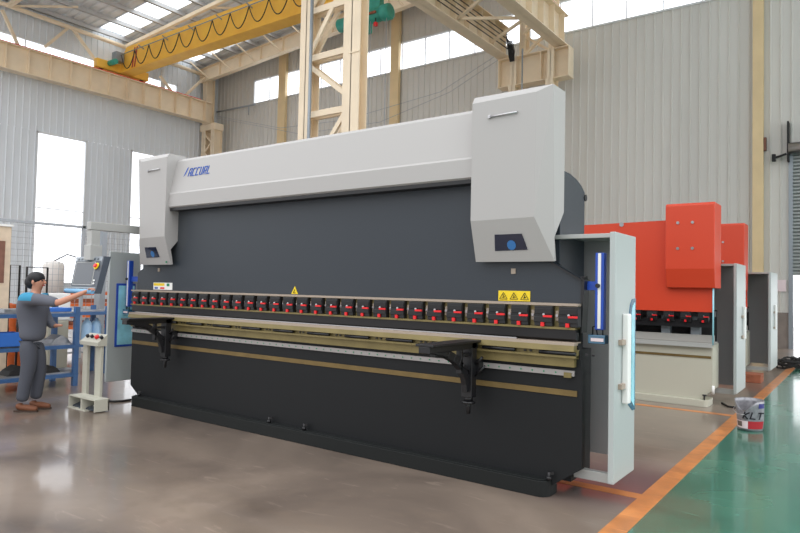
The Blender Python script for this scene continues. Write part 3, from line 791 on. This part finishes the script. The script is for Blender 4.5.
# hanging control panel with its swing arm
cp = at(85, 276, 'y', 4.2)
r = empty('control_panel', (-7.95, 4.25, 1.7), 'grey hanging touchscreen control panel with pale blue handle, at the operator', 'control panel')
yc = 4.3
b = MB(); AXX = -8.12; p0 = at(94, 226, 'x', AXX); ya = p0.y; za = p0.z
b.box(AXX-.06, AXX+.06, ya-.06, ya+.06, 1.97, za-.06); b.box(AXX-.08, AXX+.08, ya-.08, ya+.08, 1.9, 2.1); b.box(AXX-.05, AXX+.05, ya-.07, 5.6, za-.055, za+.05); b.box(AXX+.05, -7.85, 5.5, 5.6, za-.05, za+.045)
b.build('swing_arm', 'light_grey', r, .008)
# body: screen leaning back; front face plane through measured corners at y ~ 4.2
TL, TR, BL, BR = at(76.5, 257, 'y', 4.33), at(103, 257.5, 'y', 4.33), at(70, 288, 'y', 4.16), at(97, 289, 'y', 4.16)
TR = Vector((TR.x, 4.33, TL.z)); BR = Vector((BR.x, 4.16, BL.z))
D = Vector((0, .07, 0)); 
b = MB(); V = [BL, BR, TR, TL, BL+Vector((0, .05, 0)), BR+Vector((0, .05, 0)), TR+D, TL+D]
b.add(V, [(0, 1, 2, 3), (4, 7, 6, 5), (0, 4, 5, 1), (3, 2, 6, 7), (0, 3, 7, 4), (1, 5, 6, 2)]); cb = b.build('housing', 'conduit', r, .008)
def face(u, v, d=.004):
    p = BL*(1-u)*(1-v)+BR*u*(1-v)+TR*u*v+TL*(1-u)*v
    nn = (BR-BL).cross(TL-BL).normalized(); nn = nn if nn.y < 0 else -nn
    return p+nn*d
def fq(name, u0, u1, v0, v1, m, d, par): return MB().add([face(u0, v0, d), face(u1, v0, d), face(u1, v1, d), face(u0, v1, d)], [(0, 1, 2, 3)]).build(name, m, par)
fq('bezel', .03, .97, .05, .86, 'panel_dark', .004, cb); fq('screen_frame', .07, .8, .1, .83, 'light_grey', .006, cb); sc_ = fq('screen', .09, .78, .12, .81, 'screen', .008, cb)
b = MB()
for k in range(7): b.add([face(.1+k*.12, .88), face(.16+k*.12, .88), face(.17+k*.12, .94), face(.11+k*.12, .94)], [(0, 1, 2, 3)])
b.build('key_row', 'panel_dark', cb)
q = face(.87, .68, .01)
b = MB(); n1 = (face(.5, .5, .1)-face(.5, .5, 0)).normalized(); b.tube([q, q+n1*.01], .045, 14, 'yellow_label'); b.tube([q, q+n1*.035], .025, 12, 'red'); b.build('emergency_stop', 'red', cb)
b = MB()
for v in (.15, .24): b.tube([face(.86, v, 0), face(.86, v, .015)], .013, 8, 'white')
b.each('push_button', 'white', cb)
b = MB(); b.tube([BL+Vector((.0, -.05, -.035)), BR+Vector((.0, -.05, -.035))], .03, 12); hnd = b.build('handle', 'handle_blue', r)
b = MB(); b.prism([(TR.y+.17, TR.z), (TR.y, TR.z), (BR.y-.1, BR.z-.1), (BR.y+.03, BR.z-.08)], 'x', BR.x+.0, BR.x+.03)
vs = [Vector((TR.x, TR.y, TR.z)), Vector((TR.x, TR.y+.09, TR.z)), Vector((BR.x, BR.y+.04, BR.z-.06)), Vector((BR.x, BR.y-.04, BR.z-.06))]
b = MB(); b.add(vs+[v+Vector((.03, 0, 0)) for v in vs], [(0, 1, 2, 3), (7, 6, 5, 4), (0, 4, 5, 1), (1, 5, 6, 2), (2, 6, 7, 3), (3, 7, 4, 0)]); b.build('side_cheek', 'panel_dark', r)

# foot pedal console
r = empty('foot_pedal_stand', (-8.05, 4.35, 0), 'ivory two-leg foot pedal stand with sloping button box', 'pedal stand')
b = MB()
pu = [at(v, 390, 'y', 4.4).x for v in (81.5, 86, 94, 99.5)]
for xa, xb in ((pu[0], pu[1]), (pu[2], pu[3])): b.box(xa, xb, 4.4, 4.44, .012, .84)
b.each('upright', 'ivory', r, .004)
bx0 = at(80, 345, 'y', 4.34).x; bx1 = at(97.5, 345, 'y', 4.34).x
b = MB(); b.prism([(4.34, .80), (4.34, .85), (4.47, .95), (4.47, .80)], 'x', bx0, bx1); o = b.build('button_box', 'ivory', r, .004)
for x, m_ in ((bx0+.08, 'ink'), (bx0+.19, 'ink'), (bx0+.31, 'red'), (bx0+.42, 'ink')):
    MB().tube([(x, 4.405, .9), (x, 4.385, .93)], .022 if m_ == 'ink' else .03, 10).build('push_button', m_, o)
yb0 = 4.2; hx_0 = at(67.5, 402, 'y', yb0); hx_1 = at(94, 402, 'y', yb0)
MB().box(hx_0.x, pu[3]+.03, yb0, 4.5, 0, .012).build('base_plate', 'ivory', r)
b = MB(); b.prism([(yb0+.05, .013), (4.48, .013), (4.48, .12), (4.42, .12), (4.3, .04), (yb0+.05, .03)], 'x', pu[3], pu[3]+.02); b.build('side_gusset', 'ivory', r)
ww = (hx_1.x-hx_0.x)
for x in (hx_0.x+.005, hx_0.x+ww*.5+.005):
    b = MB(); w = ww*.5-.01
    b.box(x, x+w, yb0+.01, yb0+.2, .15, .162); b.box(x, x+.012, yb0+.01, yb0+.2, .012, .15); b.box(x+w-.012, x+w, yb0+.01, yb0+.2, .012, .15); b.box(x, x+w, yb0+.185, yb0+.2, .012, .15)
    o = b.build('pedal_hood', 'ivory', r)
    b = MB(); b.prism([(yb0+.05, .03), (yb0+.18, .07), (yb0+.18, .05), (yb0+.05, .014)], 'x', x+.03, x+w-.03); b.build('pedal', 'panel_dark', o)
q = [at(x, y, 'z', .014) for x, y in ((104, 400), (112, 401.5), (122, 401), (131, 399.5))]
tag(MB().tube(q, .014, 6).build('floor_cable', 'rubber'), 'black cable on the floor between the pedal stand and the black machine', 'cable')

# ------------------------------------------------------------------ red-orange press brakes
def red_brake(y, x1, length, ztop, lab, hous_y, hx, door):
    # x1: right end of the body
    R = empty('press_brake', (x1-length/2, y, 0), lab, 'press brake')
    x0 = x1-length
    b = MB(); b.prism([(x0+.25, .06), (x0, .25), (x0, .9), (x1, .9), (x1, .25), (x1-.2, .06)], 'y', y+.04, y+.5); b.build('front_table', 'machine_white', R)
    b = MB(); b.prism(rrect(x0+.1, x1-.05, y-.03, y+.4, .06), 'z', 0, .1); b.build('plinth', 'machine_white', R, .005)
    b = MB(); b.box(x0+.02, x1-.02, y+.03, y+.04, .70, .735); b.build('groove_strip', 'brass_dull', R)
    b = MB(); b.box(x0, x1+.02, y-.0, y+.3, .90, .935); b.box(x0, x1, y-.03, y+.02, .86, .92, 'light_grey'); b.prism([(y, .935), (y+.12, 1.03), (y+.2, 1.03), (y+.2, .935)], 'x', x0, x1); b.build('die_table', 'machine_table', R)
    b = MB(); b.prism([(x0, 1.37), (x0, ztop-.3), (x1-.1, ztop-.22), (x1-.05, 1.85), (x1, 1.72), (x1, 1.37)], 'y', y+.06, y+.14); b.build('ram', 'orange_red', R)
    b = MB(); b.box(x0, x1, y+.12, y+.3, 1.3, 1.38); b.box(x0+.02, x1-.02, y+.45, y+.5, .9, 1.4, 'black_matt'); b.build('clamp_rail', 'black', R)
    n = int(length/.25)
    for i in range(min(n, 12)):
        clamp_unit(R, x1-.13-i*.24, y+.05, 1.22, 1.36, .15)
    b = MB(); b.box(x0, x1, y+.09, y+.11, 1.14, 1.25); b.build('punch', 'black', R)
    for xx in (x1-.75, x1-.33):
        b = MB(); b.box(xx, xx+.13, y+.2, y+.3, .93, 1.36); b.build('back_gauge_finger', 'conduit', R)
    # motor housing block
    a0, a1 = hx; hy = hous_y
    b = MB(); prof = [(hy+.5, 1.72), (hy+.06, 1.72), (hy, 2.0), (hy, ztop-.03), (hy+.03, ztop), (hy+.5, ztop)]
    b.prism(prof, 'x', a0, a1); h = b.build('cylinder_housing', 'orange_red', R, .012)
    w = a1-a0
    for u in (.26, .56):
        for z in (2.3, 2.68):
            b = MB(); b.tube([(a0+u*w, hy, z), (a0+u*w, hy-.012, z)], .022, 10); b.build('bolt_head', 'steel', h)
    for xs in (x0+.2, x1-.32):
        b = MB(); b.prism([(y+.3, .1), (y+.3, 1.1), (y+.6, 1.2), (y+.6, 1.6), (y+.3, 1.8), (y+.3, 2.6), (y+1.2, 2.6), (y+1.2, .1)], 'x', xs, xs+.06); b.build('side_frame', 'panel_grey', R)
    d = guard(R, door[0], door[1], door[2], .17, 2.1, x1-.25, 1, door[1]+.15, door[2]-.1, x1-.25)
    b = MB(); b.box(door[0], door[0]+.03, door[1]+.55, door[1]+.72, .95, 1.45); b.build('grip_bar', 'white', d, .008)
    b = MB()
    for z in (.99, 1.3): b.box(door[0], door[0]+.02, door[1]+.42, door[1]+.56, z-.02, z+.02)
    b.each('grip_bracket', 'strip_tan', d)
    q = MB(); q.tube([(x1-.1, y, .1), (x1-.1, y, .17)], .012, 8); q.tube([(x1-.1, y, .165), (x1-.1, y, .18)], .03, 8); q.build('levelling_bolt', 'black', R)
    return R
R2 = red_brake(10.14, -1.81, 5.2, 2.97, 'red-orange and white press brake just behind the black machine', 10.05, (-2.44, -1.765), (-1.56, 10.6, 11.45))
b = MB(); q = at(621.5, 224.5, 'y', 10.19); b.tube([(q.x, 10.195, q.z), (q.x, 10.185, q.z)], .035, 12); o = b.build('lifting_eye', 'steel', R2)
MB().tube([(-1.8, 10.15, .9), (-1.8, 10.15, 1.9)], .012, 6).build('indicator_tube', 'guard_glass', R2)
MB().tube([(-1.79, 10.12, .2), (-1.79, 10.12, .32)], .018, 6).build('cable_gland', 'white', R2)
q = [at(x, y, 'z', .012) for x, y in ((722, 403), (728, 406.5), (735, 407.5), (738, 407.5))]
tag(MB().tube(q, .016, 6).build('floor_cable', 'rubber'), 'black cable on the floor from the white machine base to the paint can', 'cable')
R3 = red_brake(14.25, -1.93, 5.0, 3.05, 'farthest red-orange press brake, mostly hidden behind another red one', 14.05, (-2.8, -1.94), (-1.53, 14.45, 15.6))
# timber skid under third guard
b = MB(); a = at(747, 386, 'z', 0); 
b.box(-2.0, -1.72, 13.7, 14.1, 0, .16); b.box(-2.3, -1.56, 14.5, 14.7, 0, .12)
b = MB(); b.prism([(-2.5, 13.6), (-1.6, 13.6), (-1.6, 14.0), (-2.5, 14.0)], 'z', 0, .16)
tag(b.build('timber_block', 'rust', bevel=.01), 'rust-brown timber block on the floor by the farthest red machine', 'timber')
# cable heap by roller door
rnd = random.Random(3)
hp = at(789, 369, 'z', 0)
for j in range(3):
    b = MB(); pts = []
    for i in range(60):
        a = i*.45; rr = .18+.1*rnd.random()
        pts.append((hp.x+rr*1.3*math.cos(a)+.1*j, hp.y+1.1*rr*math.sin(a)+j*.75, .025+.16*rnd.random()))
    b.tube(pts, .022, 5)
    tag(b.build('cable_coil', 'rubber'), ['tangled black cable coil on the floor, part of the heap closest to the camera', 'middle tangle in the black cable heap near the roller door', 'tangled black cable coil at the far side of the heap'][j], 'cable', 'black cables heaped by the roller door')

# paint can
cx, cy = -1.16, 8.86; RT, RBm = .16, .137; hc = .36
r = empty('paint_can', (cx, cy, 0), 'dented metal paint can with a white and red label on the green floor', 'paint can')
n = 40; b = MB(); vs = []; fs = []; rings = 8
for i in range(rings+1):
    t = i/rings
    for k in range(n):
        a = 2*PI*k/n; rr = RBm+(RT-RBm)*t+.006*math.sin(3*a+4*t)
        dent = math.exp(-((a-4.4)/.6)**2)
        zz = hc*t-.13*dent*t**3
        vs.append((cx+rr*math.cos(a), cy+rr*math.sin(a), .002+zz))
for i in range(rings):
    for k in range(n): fs.append((i*n+k, i*n+(k+1) % n, (i+1)*n+(k+1) % n, (i+1)*n+k))
b.add(vs, fs, None, True); b.add([(cx+RBm*math.cos(2*PI*k/n), cy+RBm*math.sin(2*PI*k/n), .012) for k in range(n)], [tuple(range(n))])
o = b.build('can_body', 'tin', r); sm = o.modifiers.new('shell', 'SOLIDIFY'); sm.thickness = .004
def can_patch(name, a0, a1, z0, z1, m, off=.004):
    b = MB(); k = 10; vs = []
    for i in range(k+1):
        a = math.radians(a0+(a1-a0)*i/k)
        for z in (z0, z1):
            t = z/hc; rr = RBm+(RT-RBm)*t+.006*math.sin(3*a+4*t)+off; vs.append((cx+rr*math.cos(a), cy+rr*math.sin(a), z))
    b.add(vs, [(2*i, 2*i+2, 2*i+3, 2*i+1) for i in range(k)]); return b.build(name, m, r)
can_patch('red_label', 270, 350, .03, .12, 'can_red'); can_patch('white_label', 205, 270, .03, .12, 'paper'); can_patch('brown_print', 215, 245, .05, .11, 'can_inside', .006)
can_patch('blue_print', 312, 345, .28, .335, 'can_blue')
b = MB()
for i, ch in enumerate('KLT'):
    a = math.radians(252+i*27); rr = .163; nrm = Vector((math.cos(a), math.sin(a), 0)); ux = Vector((-math.sin(a), math.cos(a), 0))
    stroke_text(b, ch, Vector((cx, cy, .155))+nrm*rr, ux, (0, 0, 1), .07, .015, .004, None, nrm, .3, .7)
b.build('can_lettering', 'ink', r)
b = MB(); vs = []
MB().lathe([(.001, .2), (.12, .21), (.14, .2)], (cx, cy, 0), 24).build('dried_residue', 'can_inside', r)
b = MB(); b.tube([(cx-.155, cy-.02, .27), (cx-.17, cy-.1, .235), (cx-.11, cy-.17, .2), (cx-.03, cy-.2, .2)], .004, 6); b.build('wire_bail', 'steel', r)

# ------------------------------------------------------------------ left background
# mesh fence
XF = -13.6
fr = empty('mesh_fence', (XF, 8, 0), 'tall wire mesh partition fence behind the work rack', 'fence')
b = MB(); zt = 2.82
for y in (4.0, 7.05, 8.6, 10.1, 11.6): b.box(XF-.03, XF+.03, y-.03, y+.03, 0, zt)
b.box(XF-.03, XF+.03, 2.6, 12.5, zt-.05, zt); b.box(XF-.02, XF+.02, 2.6, 12.5, .1, .14); b.each('fence_post', 'mesh_wire', fr)
b = MB(); y = 2.6
while y < 12.5: b.bar((XF, y, .1), (XF, y, zt), .006, .006); y += .12
z = .2
while z < zt: b.bar((XF, 2.6, z), (XF, 12.5, z), .006, .006); z += .12
b.build('wire_mesh', 'mesh_wire', fr)
# wide post (grey) by fence
b = MB(); a = at(79, 240, 'y', 6.6)
MB_ = at(99.5, 300, 'x', -12.5)
b = MB(); b.box(-12.6, -12.4, MB_.y-.06, MB_.y+.06, 0, at(99, 226, 'x', -12.5).z); tag(b.build('square_post', 'conduit'), 'plain grey square post behind the control panel', 'post')
# white tank
q = at(53, 280, 'x', -15); b = MB(); rr = .22
b.lathe([(.001, 1.2), (rr, 1.2), (rr, 1.98), (rr*.9, 2.05), (.05, 2.09), (.001, 2.09)], (q.x, q.y, 0), 20)
r = empty('storage_tank', (q.x, q.y, 0), 'pale upright tank on a stand behind the mesh fence', 'tank')
b.build('tank_body', 'tank_white', r); b = MB()
for dx, dy in ((-.15, -.15), (.15, -.15), (-.15, .15), (.15, .15)): b.bar((q.x+dx, q.y+dy, 0), (q.x+dx, q.y+dy, 1.2), .04, .04)
b.each('stand_leg', 'mesh_wire', r)
b = MB(); b.tube([(q.x, q.y, 2.08), (q.x, q.y+.3, 2.25), (q.x, q.y+.5, 2.2)], .015, 6); b.build('hose', 'rubber', r)
# U-shaped rails
for (xa, ya, xb, yb_) in ((27, 267, 34, 300), (10, 265, 13, 292)):
    a = at(xa, ya, 'x', -12.68); c = at(xb, ya, 'x', -12.68)
    b = MB(); b.tube([(a.x, a.y, 1.0), (a.x, a.y, a.z), (a.x, c.y+(.25 if xa == 27 else .12), a.z), (a.x, c.y+(.25 if xa == 27 else .12), 1.0)], .02, 8)
    b.tube([(a.x, a.y, 0), (a.x, a.y, 1.0)], .02, 8)
    b.tube([(a.x, c.y+(.25 if xa == 27 else .12), 0), (a.x, c.y+(.25 if xa == 27 else .12), 1.0)], .02, 8)
    tag(b.build('tube_rail', 'rubber'), 'dark bent tube rail behind the operator, %s' % ('nearer the pale tank' if xa == 27 else 'nearer the beige cabinet'), 'rail')
# beige cabinet at frame edge
a = at(12, 227, 'x', -12); z1 = a.z; yb = a.y
r = empty('beige_cabinet', (-12, yb-.5, 0), 'tall beige machine cabinet with brown panel at the left edge of the view', 'cabinet')
b = MB(); b.box(-12.6, -12, yb-.7, yb, 0, z1); b.build('body', 'wood_beige', r, .01)
b = MB(); b.box(-12, -11.985, yb-.45, yb-.1, at(5, 283, 'x', -12).z, at(5, 241, 'x', -12).z); b.build('brown_panel', 'brown', r)
for py in (293, 302.5):
    b = MB(); b.box(-12, -11.985, yb-.4, yb-.2, at(5, py+5, 'x', -12).z, at(5, py, 'x', -12).z); b.build('dark_slot', 'panel_dark', r)
MB().box(-12.62, -11.97, yb-.72, yb+.02, z1, z1+.04).build('top_cap', 'white', r)

# blue work racks along Y
def rack(x, y0, y1, zs, ylegs, lab, depth=.7):
    r = empty('work_rack', (x-depth/2, (y0+y1)/2, 0), lab, 'rack', 'blue steel racks')
    for y in ylegs:
        for xx in (x, x-depth):
            MB().box(xx-.035, xx+.035, y-.035, y+.035, 0, zs[0]+.1).build('leg', 'blue_frame', r)
    for z in zs:
        b = MB()
        for xx in (x, x-depth): b.box(xx-.03, xx+.03, y0, y1, z-.055, z)
        for y in ylegs: b.box(x-depth, x, y-.02, y+.02, z-.05, z-.01)
        b.each('rail', 'blue_frame', r)
        MB().box(x-depth+.03, x-.03, y0, y1, z, z+.02).build('shelf_plate', 'metal_part', r)
    return r
rack(-10.0, 3.0, 5.17, (1.13, .64, .2), (3.2, 5.13), 'blue steel work rack with three shelves behind the operator')
rack(-11.0, 5.0, 6.4, (1.1, .55), (5.05, 6.2), 'smaller blue steel rack behind the foot pedal stand', .5)
# things on the rack
cnt = 0
def on_rack(name, px, ztop, dims, m, lab, cat, x=-10.25, shape='box'):
    y = at(px, 330, 'x', x).y; w, d, h = dims
    b = MB()
    if shape == 'box': b.box(x-d/2, x+d/2, y-w/2, y+w/2, ztop, ztop+h)
    elif shape == 'cyl': b.tube([(x, y-w/2, ztop+h/2), (x, y+w/2, ztop+h/2)], h/2, 14)
    else: b.prism([(y-w/2, ztop), (y+w/2, ztop), (y+w*.3, ztop+h*.6), (y, ztop+h), (y-w*.35, ztop+h*.5)], 'x', x-d/2, x+d/2)
    return tag(b.build(name, m, bevel=.006 if shape == 'box' else 0), lab, cat)
# blue bin
y = at(5, 320, 'x', -10.1).y; b = MB(); z = .66
b.box(-10.3, -9.98, y-.28, y+.2, z, z+.012); b.box(-10.3, -10.28, y-.28, y+.2, z, z+.2); b.box(-10.0, -9.98, y-.28, y+.2, z, z+.2); b.box(-10.3, -9.98, y-.28, y-.26, z, z+.2); b.box(-10.3, -9.98, y+.18, y+.2, z, z+.2)
tag(b.build('storage_bin', 'bin_blue', bevel=.004), 'open blue plastic bin on the middle rack shelf at the left edge', 'bin')
on_rack('machined_part', 57, .66, (.3, .3, .13), 'metal_part', 'angular grey metal casting on the middle rack shelf right of the operator', 'metal part', shape='wedge')
on_rack('machined_part', 46, .66, (.18, .25, .07), 'metal_part', 'flat grey metal part lying beside the casting, closer to the operator', 'metal part')
on_rack('scrap_part', 17, .22, (.35, .3, .14), 'rubber', 'dark lumpy part on the lowest rack shelf left of the operator', 'metal part', shape='wedge')
on_rack('scrap_part', 50, .22, (.22, .3, .1), 'rubber', 'dark lumpy part on the lowest rack shelf right of the operator', 'metal part', shape='wedge')
on_rack('steel_bar', 66, .22, (.35, .05, .04), 'metal_part', 'short steel bar on the lowest rack shelf', 'metal bar')
on_rack('flat_box', 55, 1.15, (.35, .3, .06), 'bin_blue', 'low blue tray on the top of the rack beyond the operator', 'tray')
on_rack('flat_plate', 10, 1.15, (.3, .3, .05), 'metal_part', 'grey plate on top of the rack behind the operator', 'metal plate')
# water bottles
for i, px in enumerate((86.5, 96)):
    x = -11.2; y = at(px, 335, 'x', x).y
    b = MB(); b.lathe([(.001, 0), (.08, 0), (.09, .03), (.09, .28), (.07, .34), (.03, .38), (.03, .41), (.001, .41)], (x, y, .57), 16)
    tag(b.build('water_jug', 'water'), ['clear blue water jug on the small rack, closer to the operator', 'clear blue water jug on the small rack, closer to the machine'][i], 'jug', 'water jugs on the small rack')
# orange frames behind
def orange_frame(px0, px1, x, z0, z1, lab, nbar=2, slabs=False):
    y0 = at(px0, 330, 'x', x).y; y1 = at(px1, 330, 'x', x).y
    r = empty('orange_frame', (x, (y0+y1)/2, 0), lab, 'machine frame')
    b = MB(); b.box(x-.04, x+.04, y0, y0+.12, 0, z1); b.box(x-.04, x+.04, y1-.12, y1, 0, z1); b.box(x-.6, x-.52, y0, y0+.1, 0, z1); b.box(x-.6, x-.52, y1-.1, y1, 0, z1); b.each('post', 'orange', r)
    b = MB()
    for k in range(nbar+1): z = z0+(z1-z0)*k/max(1, nbar); b.box(x-.05, x+.05, y0, y1, z-.06, z+.03); b.box(x-.6, x-.52, y0, y1, z-.06, z+.03); b.box(x-.6, x, y0+.01, y0+.08, z-.05, z+.02); b.box(x-.6, x, y1-.08, y1-.01, z-.05, z+.02)
    b.each('crossbar', 'orange', r)
    if slabs:
        b = MB()
        for k in range(nbar): z = z0+(z1-z0)*(k)/nbar+.04; b.box(x-.5, x, y0+.12, y1-.12, z, z+.08)
        b.each('steel_slab', 'rust', r)
orange_frame(8, 24, -12.8, .3, 1.15, 'orange steel frame behind the operator, left of him', 2)
orange_frame(47, 57, -12.8, .3, 1.2, 'narrow orange steel frame right behind the operator', 2)
orange_frame(62, 112, -16.0, .5, 1.35, 'wide orange steel frame holding material behind the pedal stand', 3, True)
q = at(58, 290, 'x', -13.2)
q = at(59, 300, 'x', -12); b = MB(); b.box(-12.3, -12, q.y-.17, q.y+.2, 0, .9); b.box(-12.3, -12, q.y-.2, q.y+.22, .9, 1.4, 'white')
tag(b.build('wrapped_pallet', 'machine_white', bevel=.02), 'white wrapped load on a stand just right of the operator', 'load')

# ------------------------------------------------------------------ the operator
def skinned(name, nodes, edges, mt, parent, sub=2, root=0):
    me = bpy.data.meshes.new(name); off = OFF[parent.name]
    me.from_pydata([Vector(p[:3])-off for p in nodes], edges, []); me.materials.append(M[mt])
    o = bpy.data.objects.new(name, me); C.objects.link(o); o.parent = parent; OFF[o.name] = off
    sk = o.modifiers.new('skin', 'SKIN'); sk.use_smooth_shade = True
    for i, v in enumerate(me.skin_vertices[0].data):
        rr = nodes[i][3]; v.radius = (rr, nodes[i][4] if len(nodes[i]) > 4 else rr); v.use_root = (i == root)
    if sub: sb = o.modifiers.new('sub', 'SUBSURF'); sb.levels = sub; sb.render_levels = sub
    return o
chain = lambda n: [(i, i+1) for i in range(n-1)]
PO = Vector((-8.475, 3.80, 0))
# facing direction: toward the panel, roughly +X (image right) with a slight turn back
fd = Vector((math.cos(math.radians(38)), math.sin(math.radians(38)), 0)); ld = Vector((-fd.y, fd.x, 0))   # forward, left
def W(f, l, z): p = PO+fd*f+ld*l; return (p.x, p.y, z)
P_ = empty('person', PO, 'man in grey overalls with blue shoulders standing at the control panel', 'person')
def N(f, l, z, r, r2=None): return (*W(f, l, z), r, r2 or r)
hip = .92
# body (skin) : head, neck, forearm, hand
head = [N(-.01, 0, 1.38, .055), N(.02, 0, 1.47, .052), N(.03, 0, 1.53, .06), N(.035, 0, 1.585, .082, .09), N(.03, 0, 1.64, .085, .098), N(.02, 0, 1.69, .06, .07)]
armR = [N(.03, -.2, 1.33, .05), N(.17, -.22, 1.2, .045), N(.3, -.2, 1.2, .04)]
HD = W(.56, -.03, 1.49)
def lerp(a, b, t): return tuple(a[i]+(b[i]-a[i])*t for i in range(3))
shR = W(.0, -.17, 1.40); elR = W(.24, -.22, 1.285)
hb = Vector(at(92, 289, 'y', 4.05)); hb = Vector((hb.x, hb.y, hb.z))
hc_ = at(88.5, 290.5, 'y', 4.1); wr = at(84, 292.5, 'y', 4.08); 
shR = Vector(W(.03, -.17, 1.42)); elR = at(58, 303, 'y', 3.80)
shP = N(0, 0, 1.36, .07)
nodes = head[:]            # 0-5
nodes += [(*shR, .05), (*((shR+elR)/2), .047), (*elR, .043), (*((elR*.6+wr*.4)), .041), (*wr, .028), (*hc_, .034, .02)]
nodes += [N(0, 0, 1.25, .09)]
e = chain(6)+[(0, 6)]+[(6, 7), (7, 8), (8, 9), (9, 10), (10, 11), (0, 12)]
body = skinned('body', nodes, e, 'skin', P_, 2, 0)
# fingers over the handle
hv = (hc_-wr).normalized(); dnv = Vector((0, 0, -1)); sd = hv.cross(dnv).normalized()
for k, (ln, of) in enumerate(((.075, -.03), (.085, -.01), (.08, .01), (.065, .028))):
    base = hc_+sd*of+hv*.02
    skinned('finger', [(*base, .011), (*(base+hv*ln*.5+Vector((0, 0, .005))), .0095), (*(base+hv*ln*.85+dnv*.015), .009), (*(base+hv*ln*.95+dnv*.04), .008)], chain(4), 'skin', P_, 1)
tb = wr+hv*.02+sd*.02
skinned('thumb', [(*tb, .013), (*(tb+hv*.035+sd*.03+dnv*.01), .012), (*(tb+hv*.06+sd*.03+dnv*.03), .010)], chain(3), 'skin', P_, 1)
# nose, ear, eye, mouth
hcn = Vector(W(.03, 0, 1.61))
MB().ell(W(.125, 0, 1.60), .018, .018, .022).build('nose', 'skin', P_)
for s_ in (1, -1): MB().ell(W(.02, s_*.085, 1.605), .022, .014, .032).build('ear', 'skin', P_)
b = MB()
for s_ in (1, -1): b.ell(W(.108, s_*.035, 1.625), .012, .012, .008)
b.build('eye', 'ink', P_); MB().ell(W(.112, 0, 1.565), .012, .02, .006).build('mouth', 'can_red', P_)
# hair cap
b = MB(); hcx = W(.015, 0, 1.655); b.ell(hcx, .102, .1, .084, None, 20, 14); b.ell(W(-.035, 0, 1.605), .082, .085, .088, None, 16, 12)
ho = b.build('hair', 'hair', P_)
# jacket
jn = [N(-.0, 0, .84, .135, .165), N(-.0, 0, 1.0, .13, .165), N(-.01, 0, 1.15, .14, .18), N(-.02, 0, 1.3, .14, .19), N(-.02, 0, 1.41, .105, .14), N(0, 0, 1.475, .06, .065)]
jn += [(*Vector(W(-.01, -.17, 1.40)), .085), (*((shR+elR)/2), .078), (*(elR*.8+shR*.2), .068), (*elR, .062)]
jn += [N(-.01, .17, 1.40, .082), N(.03, .22, 1.2, .066), N(.12, .2, 1.06, .056), N(.2, .14, 1.05, .05)]
je = chain(6)+[(3, 6), (6, 7), (7, 8), (8, 9), (3, 10), (10, 11), (11, 12), (12, 13)]
skinned('jacket', jn, je, 'jacket_cloth', P_, 2, 0)
# left hand in front
lh = Vector(W(.26, .1, 1.06))
skinned('left_hand', [N(.2, .14, 1.05, .03), (*lh, .034, .02), (*(lh+fd*.06), .02, .014)], chain(3), 'skin', P_, 2)
# trousers
tn = [N(0, 0, .90, .09, .10), N(-.01, -.08, .78, .112), N(.02, -.085, .62, .1), N(.0, -.09, .46, .086), N(-.03, -.095, .28, .08), N(-.045, -.1, .12, .074)]
tn += [N(.0, .08, .78, .112), N(.04, .085, .62, .1), N(.05, .09, .46, .088), N(.03, .095, .28, .08), N(.015, .1, .12, .072)]
skinned('trousers', tn, [(0, 1), (1, 2), (2, 3), (3, 4), (4, 5), (0, 6), (6, 7), (7, 8), (8, 9), (9, 10)], 'cloth_trouser', P_, 2, 0)
for fo, lo in ((-.05, -.1), (.01, .1)):
    o = skinned('boot', [N(fo-.03, lo, .11, .05), N(fo-.03, lo, .055, .052), N(fo+.06, lo, .05, .046), N(fo+.15, lo, .038, .04), N(fo+.2, lo, .034, .03)], chain(5), 'boot', P_, 2)
    b = MB(); pts = [(-.075, -.035), (.0, -.042), (.14, -.044), (.2, -.02), (.2, .02), (.14, .042), (0, .04), (-.075, .03)]
    b.prism([(W(fo+a, lo+c_, 0)[0], W(fo+a, lo+c_, 0)[1]) for a, c_ in pts], 'z', .0, .022); b.build('sole', 'sole', o)

# outside ground seen through the door
# ------------------------------------------------------------------ light
FRONT, BACK, ZEN = 1.1, 2.6, 1.2
w = bpy.data.worlds.new('world'); bpy.context.scene.world = w; w.use_nodes = True
nt = w.node_tree; bg = nt.nodes['Background']; bg.inputs[0].default_value = (.97, .98, 1.0, 1)
tc = nt.nodes.new('ShaderNodeTexCoord'); sp = nt.nodes.new('ShaderNodeSeparateXYZ'); nt.links.new(tc.outputs['Generated'], sp.inputs[0])
mr = nt.nodes.new('ShaderNodeMapRange'); mr.inputs['From Min'].default_value = -.6; mr.inputs['From Max'].default_value = .5; mr.inputs['To Min'].default_value = FRONT; mr.inputs['To Max'].default_value = BACK
nt.links.new(sp.outputs['Y'], mr.inputs[0])
mz = nt.nodes.new('ShaderNodeMapRange'); mz.inputs['From Min'].default_value = .1; mz.inputs['From Max'].default_value = .7; mz.inputs['To Min'].default_value = 0; mz.inputs['To Max'].default_value = ZEN
nt.links.new(sp.outputs['Z'], mz.inputs[0])
ad = nt.nodes.new('ShaderNodeMath'); ad.operation = 'ADD'; nt.links.new(mr.outputs[0], ad.inputs[0]); nt.links.new(mz.outputs[0], ad.inputs[1])
nt.links.new(ad.outputs[0], bg.inputs[1])
sc = bpy.context.scene
sc.view_settings.view_transform = 'Standard'; sc.view_settings.look = 'None'; sc.view_settings.gamma = 1; sc.view_settings.exposure = 0
sc.view_settings.use_curve_mapping = False
sc.cycles.use_denoising = True
sc.cycles.max_bounces = 10; sc.cycles.diffuse_bounces = 5; sc.cycles.transparent_max_bounces = 16
sc.cycles.sample_clamp_indirect = 6
